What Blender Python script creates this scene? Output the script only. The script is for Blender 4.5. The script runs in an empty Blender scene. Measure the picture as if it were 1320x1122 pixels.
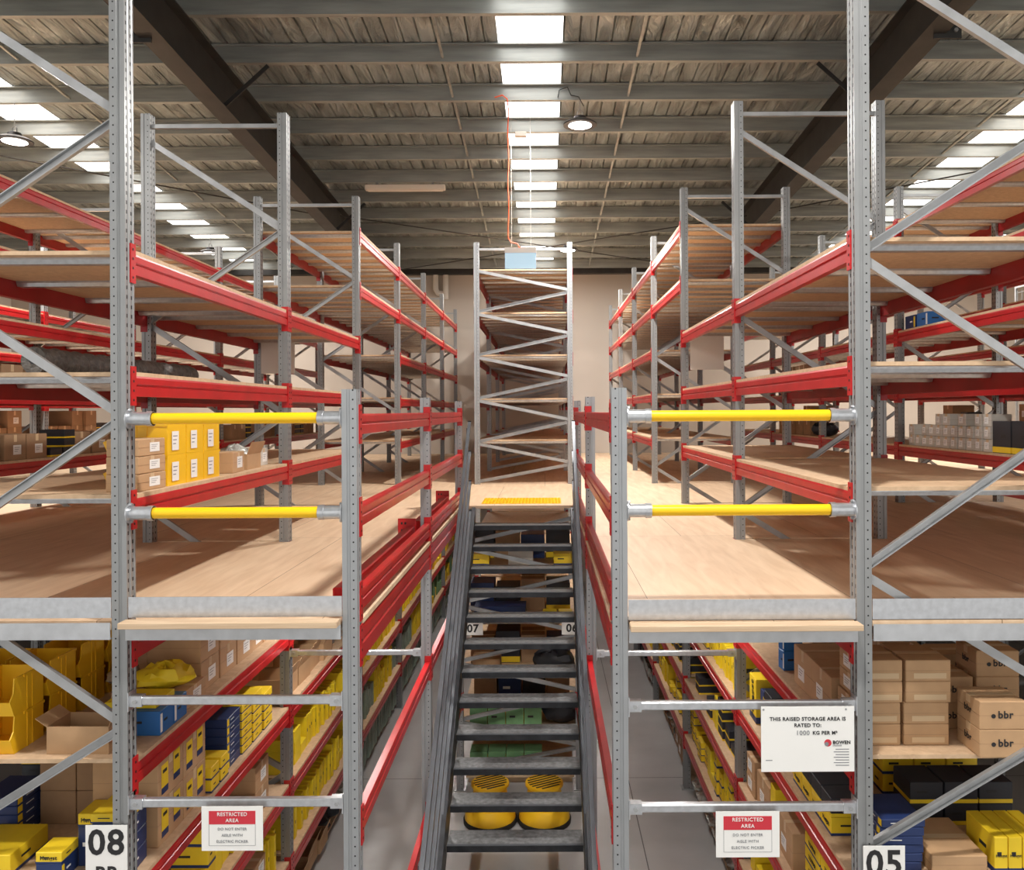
import bpy, math, random
from mathutils import Vector, Matrix
rnd = random.Random(7)
C = bpy.context.scene.collection
CZ = 4.51          # eye height above the ground
DECK = 3.40        # top of the raised deck
D1, BAY = 4.28, 2.70
YS = [D1 + BAY*i for i in range(7)]
WALLY = 21.4
PW, PD = 0.080, 0.095      # upright width (x) and depth (y)

# ------------------------------------------------------------------ materials
MATS = {}
def nm(name):
    m = bpy.data.materials.new(name); m.use_nodes = True
    nt = m.node_tree; b = nt.nodes['Principled BSDF']; MATS[name] = m
    return m, nt, b
def simple(name, col, rough=0.5, metal=0.0, noise=0.0, scale=8.0, bump=0.0, spec=None, stretch=None):
    m, nt, b = nm(name)
    b.inputs['Roughness'].default_value = rough; b.inputs['Metallic'].default_value = metal
    b.inputs['Base Color'].default_value = (*col, 1)
    if spec is not None: b.inputs['Specular IOR Level'].default_value = spec
    if noise or bump:
        tc = nt.nodes.new('ShaderNodeTexCoord'); mp = nt.nodes.new('ShaderNodeMapping')
        nt.links.new(tc.outputs['Object'], mp.inputs['Vector'])
        if stretch: mp.inputs['Scale'].default_value = stretch
        n = nt.nodes.new('ShaderNodeTexNoise'); n.inputs['Scale'].default_value = scale; n.inputs['Detail'].default_value = 5
        nt.links.new(mp.outputs[0], n.inputs['Vector'])
        if noise:
            r = nt.nodes.new('ShaderNodeValToRGB')
            r.color_ramp.elements[0].position = .3; r.color_ramp.elements[1].position = .7
            r.color_ramp.elements[0].color = (*[max(0, c*(1-noise)) for c in col], 1)
            r.color_ramp.elements[1].color = (*[min(1, c*(1+noise)) for c in col], 1)
            nt.links.new(n.outputs['Fac'], r.inputs[0]); nt.links.new(r.outputs[0], b.inputs['Base Color'])
        if bump:
            bp = nt.nodes.new('ShaderNodeBump'); bp.inputs['Strength'].default_value = bump; bp.inputs['Distance'].default_value = .02
            nt.links.new(n.outputs['Fac'], bp.inputs['Height']); nt.links.new(bp.outputs[0], b.inputs['Normal'])
    return m
def N(nt, op, a, b=None, c=None):
    n = nt.nodes.new('ShaderNodeMath'); n.operation = op
    for i, v in enumerate((a, b, c)):
        if v is None: continue
        if isinstance(v, (int, float)): n.inputs[i].default_value = v
        else: nt.links.new(v, n.inputs[i])
    return n.outputs[0]
def upright_mat(name, col, hole_y=True):
    m, nt, b = nm(name)
    tc = nt.nodes.new('ShaderNodeTexCoord'); sx = nt.nodes.new('ShaderNodeSeparateXYZ'); nt.links.new(tc.outputs['Object'], sx.inputs[0])
    sn = nt.nodes.new('ShaderNodeSeparateXYZ'); nt.links.new(tc.outputs['Normal'], sn.inputs[0])
    fz = N(nt, 'ABSOLUTE', N(nt, 'SUBTRACT', N(nt, 'FRACT', N(nt, 'DIVIDE', sx.outputs[2], .05)), .5))
    # punched slots in two columns on the faces turned to the aisle
    dy = N(nt, 'ABSOLUTE', N(nt, 'SUBTRACT', N(nt, 'ABSOLUTE', N(nt, 'SUBTRACT', sx.outputs[1], PD/2)), .024))
    fx = N(nt, 'GREATER_THAN', N(nt, 'ABSOLUTE', sn.outputs[0]), .8)
    slot = N(nt, 'MULTIPLY', N(nt, 'MULTIPLY', N(nt, 'LESS_THAN', fz, .20), N(nt, 'LESS_THAN', dy, .0072)), fx)
    # small round holes down the flanks
    dx = N(nt, 'ABSOLUTE', N(nt, 'SUBTRACT', sx.outputs[0], .020))
    rr = N(nt, 'ADD', N(nt, 'POWER', dx, 2), N(nt, 'POWER', N(nt, 'MULTIPLY', fz, .05), 2))
    fy = N(nt, 'GREATER_THAN', N(nt, 'ABSOLUTE', sn.outputs[1]), .8)
    hole = N(nt, 'MULTIPLY', N(nt, 'LESS_THAN', rr, .0046**2), fy)
    mask = N(nt, 'MAXIMUM', slot, hole)
    ns = nt.nodes.new('ShaderNodeTexNoise'); ns.inputs['Scale'].default_value = 6; nt.links.new(tc.outputs['Object'], ns.inputs['Vector'])
    r = nt.nodes.new('ShaderNodeValToRGB'); r.color_ramp.elements[0].color = (*[c*.86 for c in col], 1); r.color_ramp.elements[1].color = (*[c*1.1 for c in col], 1)
    nt.links.new(ns.outputs['Fac'], r.inputs[0])
    mx = nt.nodes.new('ShaderNodeMix'); mx.data_type = 'RGBA'
    nt.links.new(mask, mx.inputs[0]); nt.links.new(r.outputs[0], mx.inputs[6]); mx.inputs[7].default_value = (.02, .02, .022, 1)
    nt.links.new(mx.outputs[2], b.inputs['Base Color'])
    b.inputs['Metallic'].default_value = .45; b.inputs['Roughness'].default_value = .38
    return m
def board_mat(name, col, c2, grain=(1.2, 14, 14), rough=.6, speck=0.25, joints=None):
    m, nt, b = nm(name)
    tc = nt.nodes.new('ShaderNodeTexCoord'); mp = nt.nodes.new('ShaderNodeMapping'); mp.inputs['Scale'].default_value = grain
    nt.links.new(tc.outputs['Object'], mp.inputs['Vector'])
    n = nt.nodes.new('ShaderNodeTexNoise'); n.inputs['Scale'].default_value = 1.5; n.inputs['Detail'].default_value = 7; n.inputs['Distortion'].default_value = .6
    nt.links.new(mp.outputs[0], n.inputs['Vector'])
    r = nt.nodes.new('ShaderNodeValToRGB'); r.color_ramp.elements[0].position = .32; r.color_ramp.elements[1].position = .68
    r.color_ramp.elements[0].color = (*c2, 1); r.color_ramp.elements[1].color = (*col, 1)
    nt.links.new(n.outputs['Fac'], r.inputs[0])
    last = r.outputs[0]
    if joints:
        br = nt.nodes.new('ShaderNodeTexBrick'); br.inputs['Scale'].default_value = 1
        br.inputs['Brick Width'].default_value = joints[0]; br.inputs['Row Height'].default_value = joints[1]
        br.inputs['Mortar Size'].default_value = .0025; br.inputs['Color1'].default_value = (1, 1, 1, 1); br.inputs['Color2'].default_value = (.93, .93, .93, 1)
        br.inputs['Mortar'].default_value = (.35, .3, .25, 1); nt.links.new(tc.outputs['Object'], br.inputs['Vector'])
        mx = nt.nodes.new('ShaderNodeMix'); mx.data_type = 'RGBA'; mx.blend_type = 'MULTIPLY'; mx.inputs[0].default_value = 1
        nt.links.new(last, mx.inputs[6]); nt.links.new(br.outputs['Color'], mx.inputs[7]); last = mx.outputs[2]
    nt.links.new(last, b.inputs['Base Color']); b.inputs['Roughness'].default_value = rough
    return m
def emis(name, col, s):
    m, nt, b = nm(name); b.inputs['Base Color'].default_value = (*col, 1)
    b.inputs['Emission Color'].default_value = (*col, 1); b.inputs['Emission Strength'].default_value = s
    return m

upright_mat('upright_grey', (.30, .31, .315)); upright_mat('upright_pale', (.34, .355, .37))
simple('galv', (.40, .41, .42), .36, .6, .12, 9)
simple('galv_bright', (.55, .57, .60), .3, .8, .10, 30)
simple('galv_channel', (.50, .52, .545), .4, .5, .1, 12)
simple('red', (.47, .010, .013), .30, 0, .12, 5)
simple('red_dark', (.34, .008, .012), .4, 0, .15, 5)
board_mat('particle', (.66, .47, .30), (.54, .37, .23), (14, 14, 14), .65)
board_mat('plywood', (.80, .60, .41), (.68, .48, .31), (9, 1.1, 9), .55, joints=(1.2, 2.4))
board_mat('ply_edge', (.66, .50, .34), (.54, .38, .24), (2, 30, 60), .6)
board_mat('softwood', (.80, .64, .44), (.68, .50, .32), (1, 14, 14), .6)
simple('yellow_rail', (.93, .55, .004), .35)
simple('yellow_bin', (.90, .53, .015), .4, 0, .04, 4)
simple('yellow_card', (.86, .60, .02), .5, 0, .08, 6)
simple('lime_card', (.88, .66, .02), .5, 0, .1, 6)
simple('navy_card', (.015, .035, .13), .45, 0, .1, 6)
simple('blue_card', (.02, .14, .42), .45)
simple('brown_card', (.50, .31, .165), .75, 0, .08, 7)
simple('brown_card_dark', (.36, .22, .12), .75, 0, .1, 7)
simple('tape', (.62, .45, .27), .35)
simple('white_card', (.60, .575, .52), .6, 0, .06, 6)
simple('paper', (.86, .86, .84), .5)
simple('black_ink', (.015, .015, .017), .5)
simple('grey_ink', (.22, .23, .25), .5)
simple('black_card', (.02, .022, .03), .5)
simple('green_card', (.16, .34, .16), .5, 0, .15, 8)
simple('grey_green', (.27, .33, .27), .5, 0, .2, 8)
simple('sign_red', (.60, .03, .05), .45)
simple('foil_bag', (.45, .45, .42), .25, .5, .3, 20, .6)
simple('clear_bag', (.55, .55, .51), .18, .1, .3, 20, .8)
simple('netting', (.13, .127, .122), .5, .2, .45, 30, .8)
simple('rafter_steel', (.038, .038, .037), .5, .2, .25, 4)
simple('purlin_galv', (.335, .36, .35), .40, .45, .2, 3, 0, None, (.4, 4, 4))
simple('stair_steel', (.035, .037, .042), .42, .6, .3, 12)
simple('stair_tread', (.20, .205, .21), .36, .5, .35, 25, .15)
simple('handrail_steel', (.115, .125, .14), .36, .6, .12, 6)
simple('rubber', (.012, .012, .012), .6)
simple('wall_paint', (.52, .46, .40), .8, 0, .03, .6)
simple('wall_white', (.78, .77, .75), .8)
simple('pipe_white', (.72, .68, .62), .45)
simple('orange_cord', (.80, .10, .02), .5)
simple('cable_black', (.02, .02, .02), .5)
simple('lamp_body', (.05, .05, .055), .4, .5)
simple('batten_white', (.80, .74, .66), .5)
simple('white_plastic', (.75, .74, .70), .4)
simple('steel_tube', (.5, .5, .5), .3, .9)
emis('lamp_glow', (1, .98, .95), 16)
emis('sky_panel', (1, .985, .96), 3.4)
# sign screen: pale blue backlit panel
emis('sign_blue', (.50, .74, .92), .35)
# concrete
m, nt, b = nm('concrete')
tc = nt.nodes.new('ShaderNodeTexCoord'); n = nt.nodes.new('ShaderNodeTexNoise'); n.inputs['Scale'].default_value = 1.1; n.inputs['Detail'].default_value = 8
nt.links.new(tc.outputs['Object'], n.inputs['Vector'])
r = nt.nodes.new('ShaderNodeValToRGB'); r.color_ramp.elements[0].position = .3; r.color_ramp.elements[1].position = .75
r.color_ramp.elements[0].color = (.36, .36, .36, 1); r.color_ramp.elements[1].color = (.52, .52, .52, 1)
nt.links.new(n.outputs['Fac'], r.inputs[0])
br = nt.nodes.new('ShaderNodeTexBrick'); br.offset = 0; br.inputs['Scale'].default_value = 1; br.inputs['Brick Width'].default_value = 4.04; br.inputs['Row Height'].default_value = 5
br.inputs['Mortar Size'].default_value = .006; br.inputs['Color1'].default_value = (1, 1, 1, 1); br.inputs['Color2'].default_value = (.97, .97, .97, 1); br.inputs['Mortar'].default_value = (.2, .2, .2, 1)
mpb = nt.nodes.new('ShaderNodeMapping'); mpb.inputs['Location'].default_value = (3.04, 0, 0)
nt.links.new(tc.outputs['Object'], mpb.inputs[0]); nt.links.new(mpb.outputs[0], br.inputs['Vector'])
mx = nt.nodes.new('ShaderNodeMix'); mx.data_type = 'RGBA'; mx.blend_type = 'MULTIPLY'; mx.inputs[0].default_value = 1
nt.links.new(r.outputs[0], mx.inputs[6]); nt.links.new(br.outputs['Color'], mx.inputs[7]); nt.links.new(mx.outputs[2], b.inputs['Base Color'])
b.inputs['Roughness'].default_value = .28
# foil-backed roof blanket: wrinkled silver
m, nt, b = nm('roof_foil')
tc = nt.nodes.new('ShaderNodeTexCoord')
mp = nt.nodes.new('ShaderNodeMapping'); mp.inputs['Scale'].default_value = (4.2, 1.0, 1); nt.links.new(tc.outputs['Object'], mp.inputs[0])
n = nt.nodes.new('ShaderNodeTexNoise'); n.inputs['Scale'].default_value = 1.3; n.inputs['Detail'].default_value = 6; n.inputs['Distortion'].default_value = .8
nt.links.new(mp.outputs[0], n.inputs['Vector'])
r = nt.nodes.new('ShaderNodeValToRGB'); r.color_ramp.elements[0].position = .25; r.color_ramp.elements[1].position = .75
r.color_ramp.elements[0].color = (.15, .16, .15, 1); r.color_ramp.elements[1].color = (.50, .56, .565, 1)
nt.links.new(n.outputs['Fac'], r.inputs[0]); nt.links.new(r.outputs[0], b.inputs['Base Color'])
bp = nt.nodes.new('ShaderNodeBump'); bp.inputs['Strength'].default_value = .9; bp.inputs['Distance'].default_value = .12
nt.links.new(n.outputs['Fac'], bp.inputs['Height']); nt.links.new(bp.outputs[0], b.inputs['Normal'])
b.inputs['Metallic'].default_value = .45; b.inputs['Roughness'].default_value = .30

# ------------------------------------------------------------------ mesh building
class MB:
    def __init__(s): s.v = []; s.f = []; s.m = []; s.ms = []
    def mi(s, mat):
        if mat not in s.ms: s.ms.append(mat)
        return s.ms.index(mat)
    def add(s, vs, fs, mat):
        o = len(s.v); s.v += [tuple(v) for v in vs]; k = s.mi(mat)
        for f in fs: s.f.append([o+i for i in f]); s.m.append(k)
        return s
    def box(s, x0, x1, y0, y1, z0, z1, mat):
        if x0 > x1: x0, x1 = x1, x0
        if y0 > y1: y0, y1 = y1, y0
        if z0 > z1: z0, z1 = z1, z0
        vs = [(x0,y0,z0),(x1,y0,z0),(x1,y1,z0),(x0,y1,z0),(x0,y0,z1),(x1,y0,z1),(x1,y1,z1),(x0,y1,z1)]
        return s.add(vs, [(0,3,2,1),(4,5,6,7),(0,1,5,4),(1,2,6,5),(2,3,7,6),(3,0,4,7)], mat)
    def cbox(s, x0, x1, y0, y1, z0, z1, mat, c=.006):      # box with chamfered edges
        if x0 > x1: x0, x1 = x1, x0
        vs = []; X = (x0, x1); Y = (y0, y1); Z = (z0, z1)
        idx = {}
        for i in (0, 1):
            for j in (0, 1):
                for k in (0, 1):
                    sx, sy, sz = (c if i == 0 else -c), (c if j == 0 else -c), (c if k == 0 else -c)
                    idx[i,j,k,'x'] = len(vs); vs.append((X[i], Y[j]+sy, Z[k]+sz))
                    idx[i,j,k,'y'] = len(vs); vs.append((X[i]+sx, Y[j], Z[k]+sz))
                    idx[i,j,k,'z'] = len(vs); vs.append((X[i]+sx, Y[j]+sy, Z[k]))
        fs = []
        for i in (0, 1):
            a = [idx[i,0,0,'x'], idx[i,1,0,'x'], idx[i,1,1,'x'], idx[i,0,1,'x']]; fs.append(a if i else a[::-1])
            a = [idx[0,i,0,'y'], idx[0,i,1,'y'], idx[1,i,1,'y'], idx[1,i,0,'y']]; fs.append(a if i else a[::-1])
            a = [idx[0,0,i,'z'], idx[1,0,i,'z'], idx[1,1,i,'z'], idx[0,1,i,'z']]; fs.append(a if i else a[::-1])
        for i in (0, 1):
            for j in (0, 1):
                fs.append([idx[i,j,0,'x'], idx[i,j,1,'x'], idx[i,j,1,'y'], idx[i,j,0,'y']])
                fs.append([idx[i,0,j,'x'], idx[i,1,j,'x'], idx[i,1,j,'z'], idx[i,0,j,'z']])
                fs.append([idx[0,i,j,'y'], idx[1,i,j,'y'], idx[1,i,j,'z'], idx[0,i,j,'z']])
                for k in (0, 1): fs.append([idx[i,j,k,'x'], idx[i,j,k,'y'], idx[i,j,k,'z']])
        return s.add(vs, fs, mat)
    def prism(s, prof, a, b, axis, mat):      # profile pts (u,v); axis 'y': (x,z); 'z': (x,y); 'x': (y,z)
        n = len(prof); vs = []
        for t in (a, b):
            for u, v in prof:
                vs.append((u, t, v) if axis == 'y' else ((u, v, t) if axis == 'z' else (t, u, v)))
        fs = [[i, (i+1) % n, n+(i+1) % n, n+i] for i in range(n)] + [list(range(n))[::-1], list(range(n, 2*n))]
        return s.add(vs, fs, mat)
    def bar(s, p, q, w, h, mat, up=(0, 0, 1), channel=False):
        p, q = Vector(p), Vector(q); d = (q-p).normalized(); u = Vector(up)
        if abs(d.dot(u)) > .98: u = Vector((0, 1, 0))
        a = d.cross(u).normalized(); c = a.cross(d).normalized()
        if channel:
            t = .12; prof = [(-.5,-.5),(.5,-.5),(.5,.5),(.5-t*1,.5),(.5-t,-.5+t*2),(-.5+t,-.5+t*2),(-.5+t,.5),(-.5,.5)]
        else: prof = [(-.5,-.5),(.5,-.5),(.5,.5),(-.5,.5)]
        n = len(prof); vs = [pt + a*w*x + c*h*y for pt in (p, q) for x, y in prof]
        fs = [[i, (i+1) % n, n+(i+1) % n, n+i] for i in range(n)] + [list(range(n))[::-1], list(range(n, 2*n))]
        return s.add(vs, fs, mat)
    def tube(s, pts, r, mat, n=10, cap=True):
        pts = [Vector(p) for p in pts]; rings = []; vs = []
        rs = r if isinstance(r, (list, tuple)) else [r]*len(pts)
        prev = None
        for i, p in enumerate(pts):
            d = (pts[min(i+1, len(pts)-1)] - pts[max(i-1, 0)])
            d = d.normalized() if d.length > 1e-9 else Vector((0, 0, 1))
            u = prev if prev else (Vector((0, 0, 1)) if abs(d.z) < .9 else Vector((1, 0, 0)))
            a = d.cross(u).normalized(); c = a.cross(d).normalized(); prev = c
            for k in range(n):
                t = 2*math.pi*k/n; vs.append(p + (a*math.cos(t)+c*math.sin(t))*rs[i])
        fs = []
        for i in range(len(pts)-1):
            for k in range(n): fs.append([i*n+k, i*n+(k+1) % n, (i+1)*n+(k+1) % n, (i+1)*n+k])
        if cap: fs += [list(range(n))[::-1], [(len(pts)-1)*n+k for k in range(n)]]
        return s.add(vs, fs, mat)
    def lathe(s, prof, mat, n=24, o=(0, 0, 0)):
        vs = []
        for r, z in prof:
            for k in range(n):
                t = 2*math.pi*k/n; vs.append((o[0]+r*math.cos(t), o[1]+r*math.sin(t), o[2]+z))
        fs = []
        for i in range(len(prof)-1):
            for k in range(n): fs.append([i*n+k, i*n+(k+1) % n, (i+1)*n+(k+1) % n, (i+1)*n+k])
        fs += [list(range(n))[::-1], [(len(prof)-1)*n+k for k in range(n)]]
        return s.add(vs, fs, mat)
    def mesh(s, name, smooth=False):
        me = bpy.data.meshes.new(name); me.from_pydata(s.v, [], s.f)
        for k in s.ms: me.materials.append(MATS[k])
        me.polygons.foreach_set('material_index', s.m)
        if smooth:
            me.polygons.foreach_set('use_smooth', [True]*len(s.f))
        me.update()
        if smooth:
            try: me.set_sharp_from_angle(angle=math.radians(38))
            except Exception: pass
        return me
def obj(name, me, parent=None, loc=(0, 0, 0), rot=(0, 0, 0)):
    if isinstance(me, MB): me = me.mesh(name)
    o = bpy.data.objects.new(name, me); C.objects.link(o)
    o.location = loc; o.rotation_euler = rot
    if parent: o.parent = parent
    return o
def tag(o, label, cat, group=None, kind=None):
    o['label'] = label; o['category'] = cat
    if group: o['group'] = group
    if kind: o['kind'] = kind
    return o
def thing(name, label, cat, loc=(0, 0, 0), rot=(0, 0, 0), group=None):
    return tag(obj(name, None, None, loc, rot), label, cat, group)
CACHE = {}
def cached(key, fn):
    if key not in CACHE: CACHE[key] = fn()
    return CACHE[key]
def struct(name, mb): 
    o = obj(name, mb); o['kind'] = 'structure'; return o
def text_mesh(txt, size, mat, align='CENTER', bold=0.0, sx=1.0):
    def mk():
        cu = bpy.data.curves.new('lettering', 'FONT'); cu.body = txt; cu.size = size; cu.align_x = align; cu.align_y = 'CENTER'
        cu.extrude = .0006; cu.offset = bold; cu.resolution_u = 3; cu.space_character = 1.08
        to = bpy.data.objects.new('tmp', cu); C.objects.link(to)
        dg = bpy.context.evaluated_depsgraph_get(); dg.update()
        me = bpy.data.meshes.new_from_object(to.evaluated_get(dg)); bpy.data.objects.remove(to)
        for v in me.vertices: v.co.x *= sx
        me.materials.clear(); me.materials.append(MATS[mat]); me.name = 'lettering'
        return me
    return cached(('t', txt, size, mat, align, bold, sx), mk)
FRONT = (math.pi/2, 0, 0)                       # text facing the camera side (-Y)
FACE_R = (math.pi/2, 0, math.pi/2)              # text facing +X
FACE_L = (math.pi/2, 0, -math.pi/2)             # text facing -X

# ------------------------------------------------------------------ racks
UP_L = [.80, .145, -.515]; HI_L = [1.45, 2.10]
UP_R = [.85, .18, -.495]; HI_R = [1.50, 2.16]
LOW = [-1.94, -2.60, -3.26, -3.92]              # lower shelves (beam centres, from eye level)
WORD = ['first', 'second', 'third', 'fourth', 'fifth', 'sixth']
def post_mesh(H, mat):
    def mk():
        w, d = PW/2, PD; g = .006
        prof = [(-w, 0), (-w*.35, 0), (-w*.30, g), (w*.05, g), (w*.10, 0), (w, 0), (w, d*.12), (w-.004, d*.16), (w-.004, d*.40), (w, d*.44), (w, d*.56), (w-.004, d*.60), (w-.004, d*.84), (w, d*.88), (w, d),
                (w*.10, d), (w*.05, d-g), (-w*.30, d-g), (-w*.35, d), (-w, d), (-w, d*.88), (-w+.004, d*.84), (-w+.004, d*.60), (-w, d*.56), (-w, d*.44), (-w+.004, d*.40), (-w+.004, d*.16), (-w, d*.12)]
        return MB().prism(prof, 0, H, 'z', mat).mesh('post')
    return cached(('post', round(H, 3), mat), mk)
def foot_mesh():
    return cached('foot', lambda: MB().box(-.07, .07, -.02, .12, 0, .008, 'galv').mesh('foot_plate'))
def rack_frame(label, y, xa, xb, top, na, nb, mat='upright_grey', group=None, z0=0, strut=None):
    """xa<xb outer faces. na / nb: node heights (from eye level) on the xa and xb post; zigzag alternates."""
    t = thing('rack_frame', label, 'rack frame', (xa, y, z0), group=group)
    H = CZ+top-z0
    for xx in (PW/2, xb-xa-PW/2):
        o = obj('post', post_mesh(H, mat), t, (xx, 0, 0))
        if xa < -1.1: o.scale = (-1 if xx > .2 else 1, 1, 1)
        elif xa > 1: o.scale = (1 if xx < .2 else -1, 1, 1)
        obj('foot_plate', foot_mesh(), o)
    pts = sorted([(h, 0) for h in na] + [(h, 1) for h in nb], reverse=True)
    L = xb-xa
    for (h1, s1), (h2, s2) in zip(pts, pts[1:]):
        x1 = PW*.75 if s1 == 0 else L-PW*.75; x2 = PW*.75 if s2 == 0 else L-PW*.75
        m = MB().bar((x1, PD*.5, CZ+h1-.02-z0), (x2, PD*.5, CZ+h2+.02-z0), .046, .026, 'galv', up=(0, -1 if x1 > x2 else 1, 0), channel=True)
        obj('brace', m, t)
    if strut is not None:
        m = MB().bar((PW*.75, PD*.5, CZ+strut-z0), (L-PW*.75, PD*.5, CZ+strut-z0), .03, .035, 'galv', channel=True)
        obj('top_strut', m, t)
    return t
def beam_mesh(L, s, hh=.11, mat='red'):
    """outer face at x=0, body towards -s*x, length along +y, centred in z"""
    def mk():
        h = hh/2; d = .045
        prof = [(0, -h), (0, -h*.10), (-.010, 0.0), (-.010, h*.12), (0, h*.22), (0, h*.80), (-.004, h), (-d, h), (-d, -h)]
        return MB().prism([(x*s, z) for x, z in prof], 0, L, 'y', mat).mesh('beam')
    return cached(('beam', round(L, 3), s, hh, mat), mk)
def conn_mesh(s, hc=.21, mat='red'):
    def mk():
        mb = MB(); mb.box(0, .007*s, -.004, .043, -hc/2, hc/2, mat)
        mb.box(.007*s, -.05*s, .043, .049, -hc/2, hc/2, mat)
        for k in (-.36, -.12, .12, .36): mb.box(.006*s, .009*s, .014, .024, hc*k-.006, hc*k+.006, 'rubber')
        return mb.mesh('end_connector')
    return cached(('conn', s, hc, mat), mk)
def beam(label, x, y0, y1, h, s, hh=.11, hc=.21, mat='red', group=None, name='shelf_beam', cat='beam'):
    """beam between the frame fronts y0,y1 on outer plane x, s=+1 face looks to +x"""
    a, bb = y0+PD+.001, y1-.001; L = bb-a
    t = thing(name, label, cat, (x, a, CZ+h), group=group)
    obj('beam', beam_mesh(L, s, hh, mat), t)
    obj('end_connector', conn_mesh(s, hc, mat), t, (0, -.0475+.002, 0))
    o = obj('end_connector', conn_mesh(s, hc, mat), t, (0, L+.0475-.002, 0)); o.scale = (1, -1, 1)
    return t
def panel_mesh(w, L, edge):
    return cached(('panel', round(w, 3), round(L, 3), edge), lambda: MB().box(0, w, 0, L, 0, .022, edge).mesh('board'))
def support_mesh(w):
    return cached(('sup', round(w, 3)), lambda: MB().prism([(-.04, 0), (-.04, -.012), (-.028, -.035), (.028, -.035), (.04, -.012), (.04, 0)], 0, w, 'x', 'galv_bright').mesh('support_bar'))
def shelf_panel(label, xa, xb, y0, y1, h, group=None, sup=4, ext=(0, 0)):
    """timber shelf resting on the two beams of a bay"""
    t = thing('shelf_panel', label, 'shelf', (xa, y0, CZ+h+.055), group=group)
    L = y1-y0
    obj('board', panel_mesh(xb-xa-.008, L-.12, 'particle'), t, (.004, .108, 0))
    for k in range(sup):
        obj('support_bar', support_mesh(xb-xa-.10), t, (.05, .22+k*(L-.34)/(sup-1), 0))
    return t
def nodes_zig(a, step, n): return [a-step*i for i in range(n)]
NIN_L = [1.58, -.02, -1.66, -3.1]; NOUT_L = [2.36, .77, -.83, -2.4, -3.9]
NIN_R = [2.42, .82, -.86, -2.35, -3.9]; NOUT_R = [1.62, .0, -1.62, -3.1]
def build_row(rn, xi, xo, levels_of, low_bays, frames, ups, his, top, nodes, strut):
    """xi: face nearest the middle of the hall; xo: outer face."""
    sgn = 1 if xi > xo else -1           # +1: row on the left, inner face looks to +x
    xa, xb = min(xi, xo), max(xi, xo)
    nin, nout = nodes
    for i in frames:
        na, nb = (nout, nin) if sgn == 1 else (nin, nout)
        rack_frame(f'grey upright frame with diagonal braces, {WORD[i] if i<6 else "seventh"} from front, {rn}', YS[i], xa, xb, top, na, nb, strut=strut)
    for i in range(len(frames)-1):
        b0, b1 = YS[frames[i]], YS[frames[i]+1]; bn = WORD[frames[i]]
        lv = levels_of(frames[i])
        for k, h in enumerate(lv):
            un = ['lowest', 'second', 'middle', 'fourth', 'top'][h[1]]
            beam(f'red step beam, inner side, {un} upper shelf, {bn} bay, {rn}', xi, b0, b1, h[0], sgn)
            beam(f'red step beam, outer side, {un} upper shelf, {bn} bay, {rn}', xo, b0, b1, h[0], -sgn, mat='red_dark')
            shelf_panel(f'timber shelf board, {un} upper shelf, {bn} bay, {rn}', xa, xb, b0, b1, h[0], sup=4 if frames[i] < 2 else 6)
        if frames[i] in low_bays:
            for k, h in enumerate(LOW):
                beam(f'red beam below deck, aisle side, {WORD[k]} shelf down, {bn} bay, {rn}', xi, b0, b1, h, sgn)
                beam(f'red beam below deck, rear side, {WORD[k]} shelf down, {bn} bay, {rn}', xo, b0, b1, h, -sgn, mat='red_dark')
                shelf_panel(f'timber shelf below deck, {WORD[k]} down, {bn} bay, {rn}', xa, xb, b0, b1, h)
        if frames[i] in low_bays or True:
            beam(f'deep red deck beam, inner side, {bn} bay, {rn}', xi, b0, b1, -1.11-.035-.09, sgn, hh=.17, hc=.24, name='deck_beam')
ALLUP = lambda ups, his: [(ups[2], 0), (ups[1], 1), (ups[0], 2), (his[0], 3), (his[1], 4)]
def lv_main(ups, his):
    def f(i):
        a = ALLUP(ups, his)
        return a[:3] if i < 2 else (a[3:] if i == 2 else a)
    return f
def lv_all(ups, his): return lambda i: ALLUP(ups, his)
XA0, XA1 = -2.20, -3.45; XD0, XD1 = 1.635, 2.93
XB0, XB1 = -4.92, -6.12; XE0, XE1 = 4.20, 5.45
build_row('left rack', XA0, XA1, lv_main(UP_L, HI_L), (0, 1, 2, 3, 4, 5), range(7), UP_L, HI_L, 2.57, (NIN_L, NOUT_L), 2.47)
build_row('right rack', XD0, XD1, lv_main(UP_R, HI_R), (0, 1, 2, 3, 4, 5), range(7), UP_R, HI_R, 2.65, (NIN_R, NOUT_R), 2.55)
build_row('second rack to the left', XB0, XB1, lv_all(UP_L, HI_L), (), range(6), UP_L, HI_L, 2.53, (NIN_L, NOUT_L), 2.43)
build_row('second rack to the right', XE0, XE1, lv_all(UP_R, HI_R), (), range(6), UP_R, HI_R, 2.65, (NIN_R, NOUT_R), 2.55)
build_row('far left rack', -7.6, -8.8, lv_all(UP_L, HI_L), (), range(1, 5), UP_L, HI_L, 2.53, (NIN_L, NOUT_L), 2.43)
build_row('far right rack', 6.95, 8.15, lv_all(UP_R, HI_R), (), range(1, 5), UP_R, HI_R, 2.65, (NIN_R, NOUT_R), 2.55)
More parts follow.
